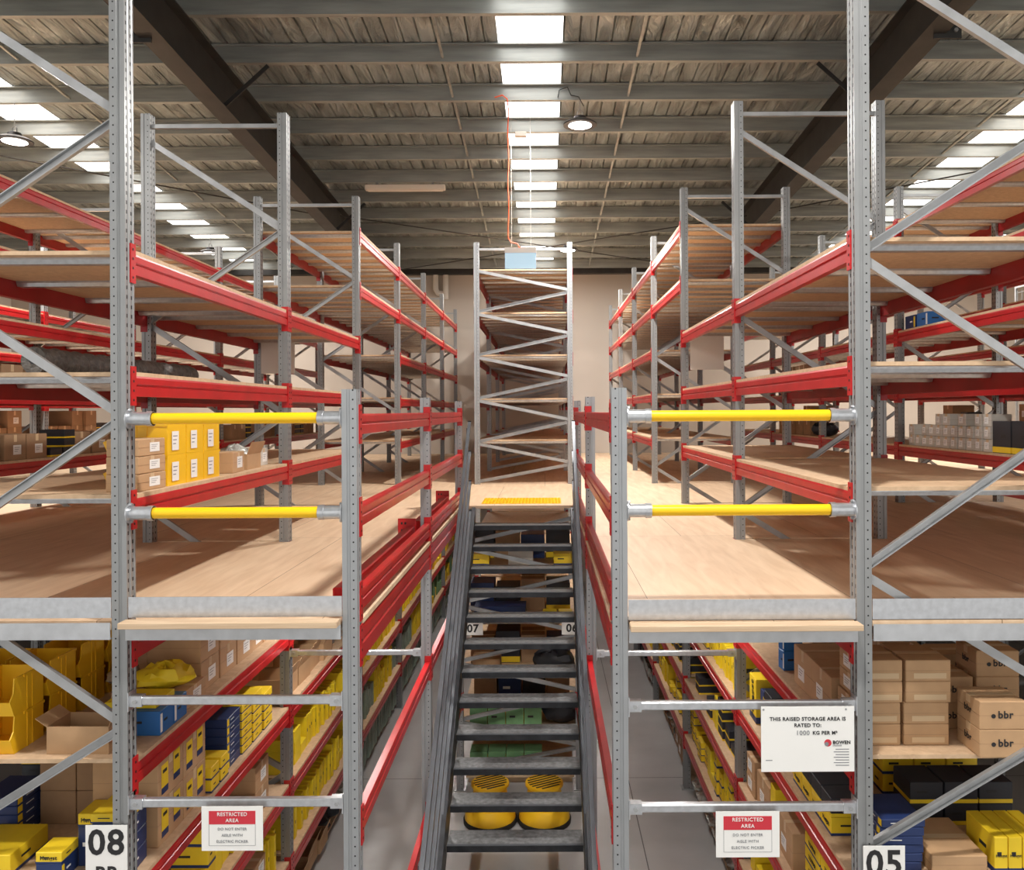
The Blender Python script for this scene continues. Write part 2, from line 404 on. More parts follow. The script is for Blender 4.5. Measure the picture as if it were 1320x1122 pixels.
# centre rack on the deck (behind the landing), end frame faces the stairs
CX0, CX1 = -1.068, .432
LC = [2.10, 1.44, .79, .12, -.52]
for j, i in enumerate(range(3, 7)):
    na = [2.16, 1.50, .84, .18, -.48, -1.09]; nb = [1.83, 1.17, .51, -.15, -.80]
    rack_frame(f'pale upright frame with tight zigzag bracing, {WORD[j]} from the stairs in the centre rack', YS[i], CX0, CX1, 2.57, na, nb, 'upright_pale', strut=2.47)
for j, i in enumerate(range(3, 6)):
    for k, h in enumerate(LC):
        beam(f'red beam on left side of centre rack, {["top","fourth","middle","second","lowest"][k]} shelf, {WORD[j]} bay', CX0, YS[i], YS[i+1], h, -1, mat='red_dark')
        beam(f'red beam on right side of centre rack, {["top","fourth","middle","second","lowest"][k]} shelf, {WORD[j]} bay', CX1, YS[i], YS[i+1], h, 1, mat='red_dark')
        shelf_panel(f'timber shelf in centre rack behind zigzag frame, {["top","fourth","middle","second","lowest"][k]} shelf, {WORD[j]} bay', CX0, CX1, YS[i], YS[i+1], h, sup=6)
# centre rack under the deck, from the landing back
for j, i in enumerate(range(2, 5)):
    if i == 2: na = [-1.6, -2.3, -3.0, -3.7, -4.3]; nb = [-1.25, -1.95, -2.65, -3.35, -4.0]
    else: na = []; nb = []
    if i == 2:
        rack_frame('upright frame under the stair landing, behind the open treads', YS[i], CX0, CX1, .12, na, nb, 'upright_pale')
    for k, h in enumerate(LOW):
        beam(f'red beam on the left of centre lower rack, {WORD[k]} shelf down, {WORD[j]} bay', CX0, YS[i], YS[i+1], h, -1, mat='red_dark')
        beam(f'red beam on the right of centre lower rack, {WORD[k]} shelf down, {WORD[j]} bay', CX1, YS[i], YS[i+1], h, 1, mat='red_dark')
        shelf_panel(f'timber shelf behind the stairs under the landing, {WORD[k]} down, {WORD[j]} bay', CX0, CX1, YS[i], YS[i+1], h)
    for s_, x_, n_ in ((-1, CX0, 'left'), (1, CX1, 'right')):
        beam(f'deep red deck beam over {n_} side of the centre lower rack, {WORD[j]} bay', x_, YS[i], YS[i+1], -1.235, s_, hh=.17, hc=.24, name='deck_beam')
# ------------------------------------------------------------------ stair well: single posts, red rail beams
for i, nme in ((0, 'front'), (1, 'middle')):
    for x, side in ((CX0+PW/2, 'left'), (CX1-PW/2, 'right')):
        t = tag(obj('stairwell_post', post_mesh(CZ+.12, 'upright_pale'), None, (x, YS[i], 0)), f'pale perforated steel post, {nme} one on the {side} of the stairs', 'post')
        if side == 'right': t.scale = (-1, 1, 1)
        obj('foot_plate', foot_mesh(), t)
for i in (0, 1):
    for x, s_, side in ((CX0, -1, 'left'), (CX1, 1, 'right')):
        xx = x+ (PW if side == 'left' else -PW)
        for h, w in ((-.065, 'top guard'), (-.56, 'middle guard'), (-1.01, 'deck-level guard'), (-2.20, 'lower tie'), (-3.45, 'lowest tie')):
            beam(f'red {w} beam along the {side} side of the stairwell, {"front" if i == 0 else "rear"} bay', xx, YS[i], YS[i+1], h, -s_, name='guard_beam')
        beam(f'deep red deck beam at the {side} edge of the stairwell, {"front" if i == 0 else "rear"} bay', xx, YS[i], YS[i+1], -1.245, -s_, hh=.18, hc=.22, name='deck_beam')
for i in (0, 1):
    for x0, x1, side in ((CX0-.01, CX0+PW+.004, 'left'), (CX1-PW-.004, CX1+.01, 'right')):
        tag(obj('timber_edge', MB().box(x0, x1, YS[i]+PD+.004, YS[i+1]-.004, -.03, -.001, 'softwood'), None, (0, 0, DECK)), f'pale timber edge of the deck along the {side} side of the stairwell, {"front" if i == 0 else "rear"} bay', 'edge board')
# loose beams lying on the deck by the stair well
for (x, ya, yb, lab) in ((-1.13, 4.45, 6.86, 'red beam with bolted end plate lying on the deck beside the stairwell, nearer one'),
                         (-1.13, 7.15, 9.25, 'red beam with end plate lying on the deck beside the stairwell, farther one')):
    t = thing('loose_beam', lab, 'beam', (x, ya, DECK))
    obj('beam', MB().cbox(-.035, .035, 0, yb-ya, .03, .15, 'red', .008), t)
    mb = MB().box(-.11, .04, yb-ya, yb-ya+.008, 0, .21, 'red')
    for zz in (.04, .1, .16):
        for xx in (-.085, -.055): mb.box(xx, xx+.014, yb-ya-.003, yb-ya, zz, zz+.02, 'rubber')
    obj('end_plate', mb, t)
# ------------------------------------------------------------------ raised deck
def deck(name, label, x0, x1, y0, y1):
    mb = MB().box(x0, x1, y0, y1, -.03, 0, 'plywood')
    return tag(obj(name, mb, None, (0, 0, DECK)), label, 'floor deck')
BK = WALLY-.02
deck('plywood_deck', 'plywood walkway deck between left rack and stairwell', XA0+.012, CX0-.012, D1+.002, BK)
deck('plywood_deck', 'plywood walkway deck between stairwell and right rack', CX1+.012, XD0-.012, D1+.002, BK)
def deck_notched(label, xa, xb):
    """deck under a rack: notched around the uprights"""
    mb = MB(); e = PW+.003
    ys_ = [D1+.012]+[v for y in YS for v in (y+.02, y+.075)]+[BK]
    ys_ = [D1+.075] + [v for y in YS[1:] for v in (y+.02, y+.075)] + [BK]
    for q in range(0, len(ys_), 2): mb.box(xa+e, xb-e, ys_[q], ys_[q+1], -.03, 0, 'plywood')
    mb.box(xa+e, xb-e, D1+.002, D1+.03, -.03, 0, 'plywood')
    for x0, x1 in ((xa-.012, xa+e), (xb-e, xb+.012)):
        yy = [D1+PD+.003]
        for y in YS[1:]: yy += [y-.003, y+PD+.003]
        yy.append(BK)
        for k in range(0, len(yy), 2):
            mb.box(x0, x1, yy[k], yy[k+1], -.03, 0, 'plywood')
    return tag(obj('plywood_deck', mb, None, (0, 0, DECK)), label, 'floor deck')
deck_notched('plywood deck running under the left rack', XA1, XA0)
deck_notched('plywood deck running under the right rack', XD0, XD1)
deck('plywood_deck', 'plywood deck in the walkway behind the left rack', XB0+.012, XA1-.012, D1+.002, BK)
deck('plywood_deck', 'plywood deck in the walkway behind the right rack', XD1+.012, XE0-.012, D1+.002, BK)
deck_notched('plywood deck under the second rack to the left', XB1, XB0)
deck_notched('plywood deck under the second rack to the right', XE0, XE1)
deck('plywood_deck', 'outer plywood deck against the left wall', -13.9, -8.812, D1+.002, BK)
deck('plywood_deck', 'plywood walkway between second left and far left racks', -7.588, XB1-.012, D1+.002, BK)
deck_notched('plywood deck under the far left rack', -8.8, -7.6)
deck('plywood_deck', 'outer plywood deck against the right wall', 8.162, 13.9, D1+.002, BK)
deck('plywood_deck', 'plywood walkway between second right and far right racks', XE1+.012, 6.938, D1+.002, BK)
deck_notched('plywood deck under the far right rack', 6.95, 8.15)
mb = MB(); e = PW+.003
mb.box(CX0+e, CX1-e, 9.56, BK, -.03, 0, 'plywood')
for x0, x1 in ((CX0-.012, CX0+e), (CX1-e, CX1+.012)):
    yy = [9.56, YS[2]-.003, YS[2]+PD+.003, YS[3]-.003]
    for y in YS[3:-1]: yy += [y+PD+.003, y+BAY-.003]
    yy = [9.56, YS[2]-.003]
    for y in YS[2:]: yy += [y+PD+.003, (y+BAY-.003 if y != YS[-1] else BK)]
    for k in range(0, len(yy), 2): mb.box(x0, x1, yy[k], yy[k+1], -.03, 0, 'plywood')
tag(obj('plywood_deck', mb, None, (0, 0, DECK)), 'plywood landing deck at the top of the stairs and under the centre rack', 'floor deck')
mb = MB().box(CX0+.09, CX1-.09, 9.54, 9.558, -.03, .002, 'ply_edge')
tag(obj('landing_fascia', mb, None, (0, 0, DECK)), 'pale timber edge board of the landing above the top tread', 'edge board')
# deck front edge pieces
def front_edge(label, x0, x1, z_t, bump, side):
    t = thing('deck_edge', label, 'edge channel', ((x0+x1)/2, D1, DECK+(.032 if x1 < 0 else .004)))
    w = (x1-x0)/2
    mb = MB().box(-w, w, -.004, 0, 0, z_t, 'galv_bright').box(-w, w, 0, .02, 0, .004, 'galv_bright'); obj('toe_board', mb, t, (0, .006 if not bump else .01, .001))
    if bump:
        obj('timber_ledge', MB().cbox(-w-.0, w, -.085, .0, -.032, 0, 'ply_edge', .003), t, (0, -.022, 0))
    obj('channel', MB().prism([(-.0, -.034 if bump else -.022), (-.0, -.11), (.02, -.11), (.02, -.105), (.006, -.1), (.006, -.034 if bump else -.022)], -w, w, 'x', 'galv_channel'), t, (0, -.026 if bump else -.012, 0))
    return t
front_edge('galvanised toe board and timber ledge at the front of left walkway deck', XA0+.004, CX0-.004, .108, True, 0)
front_edge('galvanised toe board and timber ledge at the front of right walkway deck', CX1+.004, XD0-.004, .108, True, 0)
front_edge('galvanised toe board across the end of the left rack', XA1+PW+.004, XA0-PW-.004, .108, False, 0)
front_edge('galvanised toe board across the end of the right rack', XD0+PW+.004, XD1-PW-.004, .108, False, 0)
# ------------------------------------------------------------------ yellow guard rails
def guard(label, x0, x1, h):
    t = thing('guard_rail', label, 'guard rail', (x0, D1+.03, CZ+h)); L = x1-x0
    obj('tube', MB().tube([(.10, 0, 0), (L-.10, 0, 0)], .0295, 'yellow_rail', 16).mesh('tube', True), t)
    for a, s in ((0, 1), (L, -1)):
        mb = MB().tube([(a+.001*s, 0, 0), (a+.008*s, 0, 0)], .055, 'galv_bright', 16).tube([(a+.008*s, 0, 0), (a+.13*s, 0, 0)], .036, 'galv_bright', 14)
        mb.tube([(a+.10*s, 0, 0), (a+.13*s, 0, 0)], .040, 'galv_bright', 14)
        es = obj('end_socket', mb.mesh('end_socket', True), t)
        for zz in (-.044, .044): obj('bolt', MB().tube([(a+.008*s, 0, zz), (a+.018*s, 0, zz)], .009, 'galv', 6), es)
for side, x0, x1 in (('left', XA0, CX0), ('right', CX1, XD0)):
    guard(f'upper yellow tube rail across the {side} walkway', x0, x1, -.03)
    guard(f'lower yellow tube rail across the {side} walkway', x0, x1, -.53)
# grey ties below the deck
def tie(label, x0, x1, y, h, r=.022):
    t = thing('cross_tie', label, 'tie bar', (x0, y, CZ+h)); L = x1-x0
    obj('bar', MB().cbox(.03, L-.03, -.02, .02, -.022, .022, 'galv_bright', .006), t)
    for a, s in ((0.001, 1), (L-.001, -1)):
        mb = MB().box(a, a+.006*s, -.035, .035, -.05, .05, 'galv_bright').box(a+.006*s, a+.07*s, -.024, .024, -.028, .028, 'galv_bright')
        mb.tube([(a+.035*s, -.024, 0), (a+.035*s, -.034, 0)], .012, 'galv', 6)
        obj('end_bracket', mb, t)
tie('upper galvanised tie bar over the left aisle mouth', XA0, CX0, D1+.03, -1.52)
tie('lower galvanised tie bar over the left aisle mouth, above the restricted area sign', XA0, CX0, D1+.03, -2.06)
tie('upper galvanised tie bar over the right aisle mouth, carrying the load sign', CX1, XD0, D1+.03, -1.56)
tie('lower galvanised tie bar over the right aisle mouth', CX1, XD0, D1+.03, -2.10)
tie('galvanised tie bar farther down the left aisle', XA0, CX0, YS[1]+.03, -2.07)
tie('galvanised tie bar farther down the right aisle', CX1, XD0, YS[1]+.03, -2.09)

# ------------------------------------------------------------------ staircase
RISE, GO, TOPY = .20, .248, 9.55
st = thing('staircase', 'dark steel open-tread staircase climbing to the raised deck', 'stairs', (0, 0, 0))
SX0, SX1 = -.815, .300
for n in range(1, 17):
    z = DECK-RISE*n; yf = TOPY-GO*n
    mb = MB().box(SX0+.006, SX1-.006, yf, yf+.25, -.006, 0, 'stair_tread')
    mb.box(SX0+.006, SX1-.006, yf+.244, yf+.25, -.035, -.006, 'stair_steel')
    tr = obj('tread', mb, st, (0, 0, z))
    obj('nosing', MB().box(SX0+.006, SX1-.006, yf-.006, yf, -.048, .001, 'stair_steel').box(SX0+.006, SX1-.006, yf, yf+.028, .0, .0025, 'handrail_steel'), tr)
sl = RISE/GO
for x, s in ((SX0, -1), (SX1, 1)):
    ya, yb = TOPY, TOPY-GO*17
    mb = MB()
    x0, x1 = (x-.008, x) if s < 0 else (x, x+.008)
    prof = [(ya, DECK-.01), (ya, DECK-.30), (yb+.12, 0.0), (yb-.2, 0.0), (yb-.2, .12)]
    mb.prism(prof, x0, x1, 'x', 'stair_steel')
    for off in (0, 1):
        pa = Vector((x+s*.022, ya, DECK-.015-off*.285)); pb = Vector((x+s*.022, yb-.15, (0.10 if off == 0 else -.0)+.0))
        if off: pb = Vector((x+s*.022, yb+.12, .01))
        mb.bar(pa, pb, .040, .012, 'stair_steel')
    obj('stringer', mb, st)
    hx = -.862 if s < 0 else .328
    for k, off in enumerate((1.14, .80, .46, .12)):
        top = 9.34; bot = 5.55-.0
        za = lambda y: DECK+off-sl*(TOPY-y)*1.0
        mb = MB().bar((hx, top, za(top)), (hx, bot, max(.08, za(bot))), .034, .045, 'handrail_steel')
        mb.box(hx-.019, hx+.019, top-.002, top+.012, za(top)-.03, za(top)+.03, 'rubber')
        obj('handrail' if k == 0 else 'mid_rail', mb, st)
    for y in (9.30, 7.45, 5.65):
        zt = DECK+1.12-sl*(TOPY-y); zb = max(0, DECK-.25-sl*(TOPY-y))
        obj('newel_post', MB().box(hx-.030 if s < 0 else hx+.0175, hx-.018 if s < 0 else hx+.0235, y-.03, y+.03, zb, zt, 'handrail_steel')
            .box(min(hx, x)-.0, max(hx, x), y-.02, y+.02, zb+.02, zb+.10, 'stair_steel'), st)
# tactile pads
t = thing('tactile_strip', 'yellow studded tactile strip at the head of the stairs', 'tactile strip', (-.285, 9.75, DECK))
mb = MB().box(-.48, .48, 0, .62, 0, .004, 'yellow_rail')
for i in range(24):
    for j in range(12):
        mb.lathe([(.012, .004), (.011, .009), (.006, .010)], 'yellow_rail', 6, (-.46+i*.04, .03+j*.05, 0))
obj('studded_mat', mb, t)

# ------------------------------------------------------------------ goods
KCOUNT = {}
def carton_mesh(w, d, h, mat, tape='tape'):
    """w along Y, d along X, h up; origin bottom centre"""
    def mk():
        mb = MB().cbox(-d/2, d/2, -w/2, w/2, 0, h, mat, min(.004, h*.08))
        if tape:
            mb.box(-d/2-.0008, d/2+.0008, -.022, .022, h*.72, h+.0008, tape)
            mb.box(-.0015 + -d/2, d/2+.0015, -w/2-.0005, w/2+.0005, h*.5-.0008, h*.5+.0008, 'brown_card_dark')
        return mb.mesh('carton')
    return cached(('carton', w, d, h, mat, tape), mk)
def card_mesh(w, d, h, mat, band):
    """printed product box: colour body, contrasting ends"""
    def mk():
        mb = MB().cbox(-d/2, d/2, -w/2, w/2, 0, h, mat, min(.003, h*.06))
        if band:
            if mat == 'yellow_card': mb.box(-d/2-.001, d/2+.001, -w/2-.001, w/2+.001, h*.02, h*.16, band)
            elif mat == 'black_card': mb.box(-d/2-.001, d/2+.001, -w/2-.001, w/2+.001, h*.02, h*.20, band)
            else: mb.box(-d/2-.001, d/2+.001, -w*.48, -w*.34, h*.12, h*.88, band)
            ik = 'black_ink' if mat != 'navy_card' else 'paper'
            mb.box(-d/2-.0012, d/2+.0012, -w*.22, w*.02, h*.48, h*.58, ik)
            mb.box(-d*.3, d*.02, -w/2-.0012, w/2+.0012, h*.5, h*.60, ik)
        return mb.mesh('product_box')
    return cached(('card', w, d, h, mat, band), mk)
def label_mesh(w, h):
    def mk():
        mb = MB().box(0, .0008, -w/2, w/2, 0, h, 'paper')
        for k in range(3): mb.box(.0008, .0011, -w*.35, w*(.3-.12*k), h*(.72-.2*k), h*(.77-.2*k), 'grey_ink')
        return mb.mesh('label')
    return cached(('lab', w, h), mk)
def ylabel_mesh(w, h):
    def mk():
        return MB().box(0, .0008, -w/2, w/2, 0, h, 'yellow_card').box(0, .0011, -w/2, w/2, 0, h*.22, 'navy_card').box(.0008, .0012, -w*.3, w*.3, h*.7, h*.82, 'black_ink').mesh('label')
    return cached(('ylab', w, h), mk)
def bin_mesh(w, d, h, mat='yellow_bin'):
    """stackable picking bin, opening towards +x, w along y"""
    def mk():
        mb = MB(); t = .006; x0, x1 = -d/2, d/2
        side = [(x0, 0), (x1-.05, 0), (x1-.015, h*.42), (x1-.10, h*.62), (x1-.14, h), (x0, h)] if d > .35 else [(x0, 0), (x1-.05, 0), (x1-.015, h*.42), (x1-.045, h*.60), (x1-.055, h), (x0, h)]
        for ya, yb in ((-w/2, -w/2+t), (w/2-t, w/2)):
            mb.prism(side, ya, yb, 'y', mat)
        mb.box(x0, x1-.05, -w/2+t, w/2-t, 0, t, mat); mb.box(x0, x0+t, -w/2+t, w/2-t, t, h, mat)
        mb.add([(x1-.05, -w/2+t, 0), (x1-.05, w/2-t, 0), (x1-.015, w/2-t, h*.42), (x1-.015, -w/2+t, h*.42), (x1-.056, -w/2+t, t), (x1-.056, w/2-t, t), (x1-.021, w/2-t, h*.42), (x1-.021, -w/2+t, h*.42)],
               [(0, 1, 2, 3), (7, 6, 5, 4), (3, 2, 6, 7), (0, 3, 7, 4), (1, 5, 6, 2)], mat)
        mb.box(x0-.004, x1-.13, -w/2-.006, -w/2, h-.014, h, mat).box(x0-.004, x1-.13, w/2, w/2+.006, h-.014, h, mat)
        for k in (.3, .45): mb.box(x0+d*k, x0+d*k+.012, -w/2-.004, -w/2, 0, h, mat)
        for k in (.3, .45): mb.box(x0+d*k, x0+d*k+.012, w/2, w/2+.004, 0, h, mat)
        return mb.mesh('bin')
    return cached(('bin', w, d, h, mat), mk)
def open_box_mesh(w, d, h, mat='brown_card'):
    def mk():
        t = .005; mb = MB().box(-d/2, d/2, -w/2, w/2, 0, t, mat)
        mb.box(-d/2, -d/2+t, -w/2, w/2, t, h, mat).box(d/2-t, d/2, -w/2, w/2, t, h, mat)
        mb.box(-d/2+t, d/2-t, -w/2, -w/2+t, t, h, mat).box(-d/2+t, d/2-t, w/2-t, w/2, t, h, mat)
        f = min(w, d)*.4
        mb.bar((-d/2, 0, h), (-d/2-f*.7, 0, h+f*.5), w, .004, mat); mb.bar((d/2, 0, h), (d/2+f*.3, 0, h+f*.75), w, .004, mat)
        return mb.mesh('open_carton')
    return cached(('open', w, d, h, mat), mk)
def bag_mesh(seed, w, d, h, mat):
    def mk():
        r = random.Random(seed); mb = MB(); vs = []; fs = []; n, m_ = 18, 12
        for i in range(m_+1):
            ph = math.pi*i/m_
            for k in range(n):
                th = 2*math.pi*k/n; q = 1+r.uniform(-.10, .10)+.10*math.sin(3*th+ph*2)
                vs.append((math.sin(ph)*math.cos(th)*d/2*q, math.sin(ph)*math.sin(th)*w/2*q, max(0, (1-math.cos(ph))*h/2*(1+r.uniform(-.15, .15)))))
        for i in range(m_):
            for k in range(n): fs.append([i*n+k, i*n+(k+1) % n, (i+1)*n+(k+1) % n, (i+1)*n+k])
        mb.add(vs, fs, mat); return mb.mesh('bag', True)
    return cached(('bag', seed % 5, w, d, h, mat), mk)
ORD = ['first', 'second', 'third', 'fourth', 'fifth', 'sixth', 'seventh', 'eighth', 'ninth', 'tenth', 'eleventh', 'twelfth', 'thirteenth', 'fourteenth', 'fifteenth', 'sixteenth', 'seventeenth', 'eighteenth', 'nineteenth', 'twentieth'] + [f'{n}th' for n in range(21, 80)]
def item(kind, x, y, z, size, label, rz=0.0, face=1, group=None, lab=True, text=None):
    """kind of goods at x,y,z; size (w along y, d along x, h); face=+1: printed side to +x"""
    w, d, h = size
    if kind in ('brown', 'brown_dark', 'white', 'brown_y'):
        mat = {'brown': 'brown_card', 'brown_dark': 'brown_card_dark', 'white': 'white_card', 'brown_y': 'brown_card'}[kind]
        o = obj('carton', carton_mesh(w, d, h, mat), None, (x, y, z), (0, 0, rz)); cat = 'carton'
        if lab:
            lm = ylabel_mesh(min(.12, w*.5), min(h*.72, .16)) if kind == 'brown_y' else label_mesh(min(.12, w*.5), min(h*.55, .09))
            l = obj('shipping_label', lm, o, ((d/2+.0009)*face, w*.08, h*(.14 if kind == 'brown_y' else .22)), (0, 0, 0 if face > 0 else math.pi))
    elif kind == 'open': o = obj('open_carton', open_box_mesh(w, d, h), None, (x, y, z), (0, 0, rz)); cat = 'carton'
    elif kind in ('yellow', 'lime', 'navy', 'blue', 'black', 'green'):
        band = {'yellow': 'navy_card', 'lime': None, 'navy': 'yellow_card', 'blue': 'paper', 'black': 'yellow_card', 'green': 'lime_card'}[kind]
        o = obj({'yellow': 'yellow_box', 'lime': 'lime_box', 'navy': 'navy_box', 'blue': 'blue_box', 'black': 'black_box', 'green': 'green_box'}[kind], card_mesh(w, d, h, kind+'_card', band), None, (x, y, z), (0, 0, rz)); cat = 'product box'
    elif kind in ('flat', 'flat_green'):
        o = obj('filter_pack' if kind == 'flat' else 'grey_pack', card_mesh(w, d, h, 'lime_card' if kind == 'flat' else 'grey_green', 'yellow_card' if kind == 'flat' else None), None, (x, y, z), (0, 0, rz)); cat = 'filter pack'
    elif kind == 'bin':
        o = obj('storage_bin', bin_mesh(w, d, h), None, (x, y, z), (0, 0, rz if face > 0 else rz+math.pi)); cat = 'storage bin'
        if lab and face > 0: obj('bin_label', label_mesh(w*.32, h*.3), o, (d/2-.022, .02, h*.08))
        if lab and face < 0: obj('bin_label', label_mesh(w*.36, h*.62), o, (-d/2-.0055, .03, h*.14), (0, 0, math.pi))
    else:
        o = obj('parcel_bag', bag_mesh(rnd.randint(0, 9), w, d, h, {'bag': 'foil_bag', 'clear': 'clear_bag', 'ybag': 'lime_card', 'dark': 'black_card'}[kind]), None, (x, y, z), (0, 0, rz)); cat = 'bag'
    tag(o, label, cat, group); KCOUNT[o.name.split('.')[0]] = KCOUNT.get(o.name.split('.')[0], 0)+1
    if text:
        s_, sz, mt, where = text
        if where == 'front': obj('lettering', text_mesh(s_, sz, mt, bold=sz*.02), o, (0, -w/2-.0022, h*.5), FRONT)
        elif where == 'up': obj('lettering', text_mesh(s_, sz, mt, bold=sz*.02), o, ((d/2+.0022)*face, 0, h*.5), (math.pi/2, -math.pi/2, math.pi/2*face))
        elif where == 'top': obj('lettering', text_mesh(s_, sz, mt, bold=sz*.02), o, (0, 0, h+.002), (0, 0, math.pi/2*face))
        else: obj('lettering', text_mesh(s_, sz, mt, bold=sz*.02), o, ((d/2+.0022)*face, 0, h*.5), FACE_R if face > 0 else FACE_L)
    return o
KW = {'brown': 'brown carton', 'brown_dark': 'dark brown carton', 'brown_y': 'brown carton with yellow label', 'white': 'white carton', 'open': 'open brown carton', 'yellow': 'yellow box', 'lime': 'lime yellow box', 'navy': 'navy box',
      'blue': 'blue box', 'black': 'black box', 'green': 'green box', 'flat': 'slim yellow filter pack', 'flat_green': 'slim grey-green pack', 'bin': 'yellow picking bin', 'bag': 'silver bag', 'clear': 'clear plastic bag', 'ybag': 'yellow bag', 'dark': 'black bag'}
SIZES = {'brown': [(.30, .36, .20), (.24, .30, .15), (.36, .40, .26)], 'brown_y': [(.24, .36, .22)], 'brown_dark': [(.32, .38, .24)], 'white': [(.22, .25, .12)], 'open': [(.34, .36, .17), (.28, .3, .14)],
         'yellow': [(.14, .30, .09), (.20, .28, .07), (.12, .25, .14)], 'lime': [(.13, .28, .16), (.18, .26, .10)], 'navy': [(.18, .28, .05), (.22, .28, .08)], 'blue': [(.16, .22, .14)], 'black': [(.20, .26, .09)], 'green': [(.2, .26, .2)],
         'flat': [(.045, .30, .34), (.06, .26, .28), (.04, .32, .42)], 'flat_green': [(.05, .30, .36), (.06, .28, .30)], 'bin': [(.20, .38, .16)], 'bag': [(.26, .28, .14)], 'clear': [(.24, .26, .12)], 'ybag': [(.26, .3, .10)], 'dark': [(.28, .3, .2)]}
MAXT = {'brown': 2, 'brown_y': 2, 'brown_dark': 2, 'white': 3, 'open': 1, 'yellow': 4, 'lime': 3, 'navy': 6, 'blue': 2, 'black': 4, 'green': 2, 'flat': 1, 'flat_green': 1, 'bin': 2, 'bag': 1, 'clear': 1, 'ybag': 1, 'dark': 1}
STOCK = MB()
DIMC = {'brown': 'brown_card', 'brown_dark': 'brown_card_dark', 'brown_y': 'brown_card', 'white': 'white_card', 'open': 'brown_card', 'flat': 'lime_card', 'flat_green': 'grey_green', 'bin': 'yellow_bin', 'bag': 'foil_bag', 'clear': 'clear_bag', 'ybag': 'lime_card', 'dark': 'black_card'}
def fill(rack, xf, side, bay, ztop, kinds, shelfw, y0=None, y1=None, clear=.50, gap=.02, density=1.0, seed=0):
    """side=+1: goods lie on the -x side of the face plane and look to +x"""
    r = random.Random(seed*131+bay*17+int(ztop*100))
    a = (y0 if y0 is not None else YS[bay]+.16); b_ = (y1 if y1 is not None else YS[bay+1]-.06)
    y = a; cnt = {}
    k = r.choice(kinds); run = 0
    while True:
        if run <= 0: k = r.choice(kinds); sz = r.choice(SIZES[k]); run = r.choice([1, 2, 3]) if not k.startswith('flat') else r.choice([4, 6, 8])
        run -= 1
        w, d, h = sz
        if y+w > b_: break
        if r.random() > density: y += w+.05; continue
        inset = .05+r.uniform(0, .04)
        tiers = r.randint(1, MAXT[k]) if MAXT[k] > 2 else MAXT[k] if r.random() < .7 else 1
        while tiers*h > clear: tiers -= 1
        tiers = max(1, tiers)
        for q in range(tiers):
            key = KW[k]; cnt[key] = cnt.get(key, 0)+1
            rz = r.uniform(-.05, .05) if not k.startswith('flat') else 0
            if bay >= 3 and ztop < DECK:
                xc = xf-side*(inset+d/2); STOCK.cbox(xc-d/2, xc+d/2, y, y+w, ztop+q*h, ztop+q*h+h-.001, DIMC.get(k, k+'_card'), .003); continue
            item(k, xf-side*(inset+d/2), y+w/2, ztop+q*(h+.0005), (w, d, h), f'{key}, {ORD[cnt[key]-1]} along, {shelfw}, {WORD[bay]} bay, {rack}', rz*.6, side, lab=bay < 3)
        y += w+gap*r.uniform(.6, 2)
ZL = [CZ+h+.055+.0225 for h in LOW]          # top faces of the lower shelves
# ground-level goods stand on a low board
for (x0, x1, rk) in ((XA1+.1, XA0-.1, 'left rack'), (XD0+.1, XD1-.1, 'right rack')):
    for i in range(6):
        t = thing('base_board', f'low timber base shelf near the ground, {WORD[i]} bay of the {rk}', 'shelf', (x0, YS[i]+.12, 0))
        obj('board', MB().box(0, x1-x0, 0, BAY-.16, .08, .10, 'particle'), t)
        for yy in (.1, 1.2, 2.3): obj('bearer', MB().box(.02, x1-x0-.02, yy, yy+.08, 0, .08, 'softwood'), t)
LR, RR = 'left rack', 'right rack'
SN = ['top shelf under deck', 'second shelf down', 'third shelf down', 'fourth shelf down', 'ground shelf']
# left lower rack
fill(LR, XA0, 1, 0, ZL[0], ['brown'], SN[0], y0=5.40, clear=.42, seed=1, gap=.006)
fill(LR, XA0, 1, 0, ZL[2], ['yellow', 'brown', 'lime'], SN[2], y0=5.2, seed=3)
fill(LR, XA0, 1, 0, ZL[3], ['flat', 'lime', 'brown'], SN[3], y0=5.4, seed=4)
fill(LR, XA0, 1, 0, .10, ['lime', 'brown', 'dark'], SN[4], y0=5.6, seed=4)
fill(LR, XA0, 1, 1, ZL[0], ['bin', 'yellow'], SN[0], seed=5, clear=.42)
fill(LR, XA0, 1, 1, ZL[1], ['open', 'bag', 'brown'], SN[1], seed=6)
fill(LR, XA0, 1, 1, ZL[2], ['flat', 'lime'], SN[2], seed=7)
fill(LR, XA0, 1, 1, ZL[3], ['flat', 'lime'], SN[3], seed=8)
fill(LR, XA0, 1, 1, .10, ['clear', 'open', 'dark'], SN[4], seed=9)
for by in (2, 3, 4, 5):
    fill(LR, XA0, 1, by, ZL[0], ['yellow', 'brown', 'bin'], SN[0], seed=10, clear=.42)
    fill(LR, XA0, 1, by, ZL[1], ['flat', 'lime'] if by < 4 else ['brown'], SN[1], seed=11)
    fill(LR, XA0, 1, by, ZL[2], ['flat', 'lime'] if by < 4 else ['yellow', 'brown'], SN[2], seed=12)
    fill(LR, XA0, 1, by, ZL[3], ['flat_green', 'flat'] if by < 4 else ['green', 'yellow'], SN[3], seed=13)
    fill(LR, XA0, 1, by, .10, ['flat_green'], SN[4], seed=14)
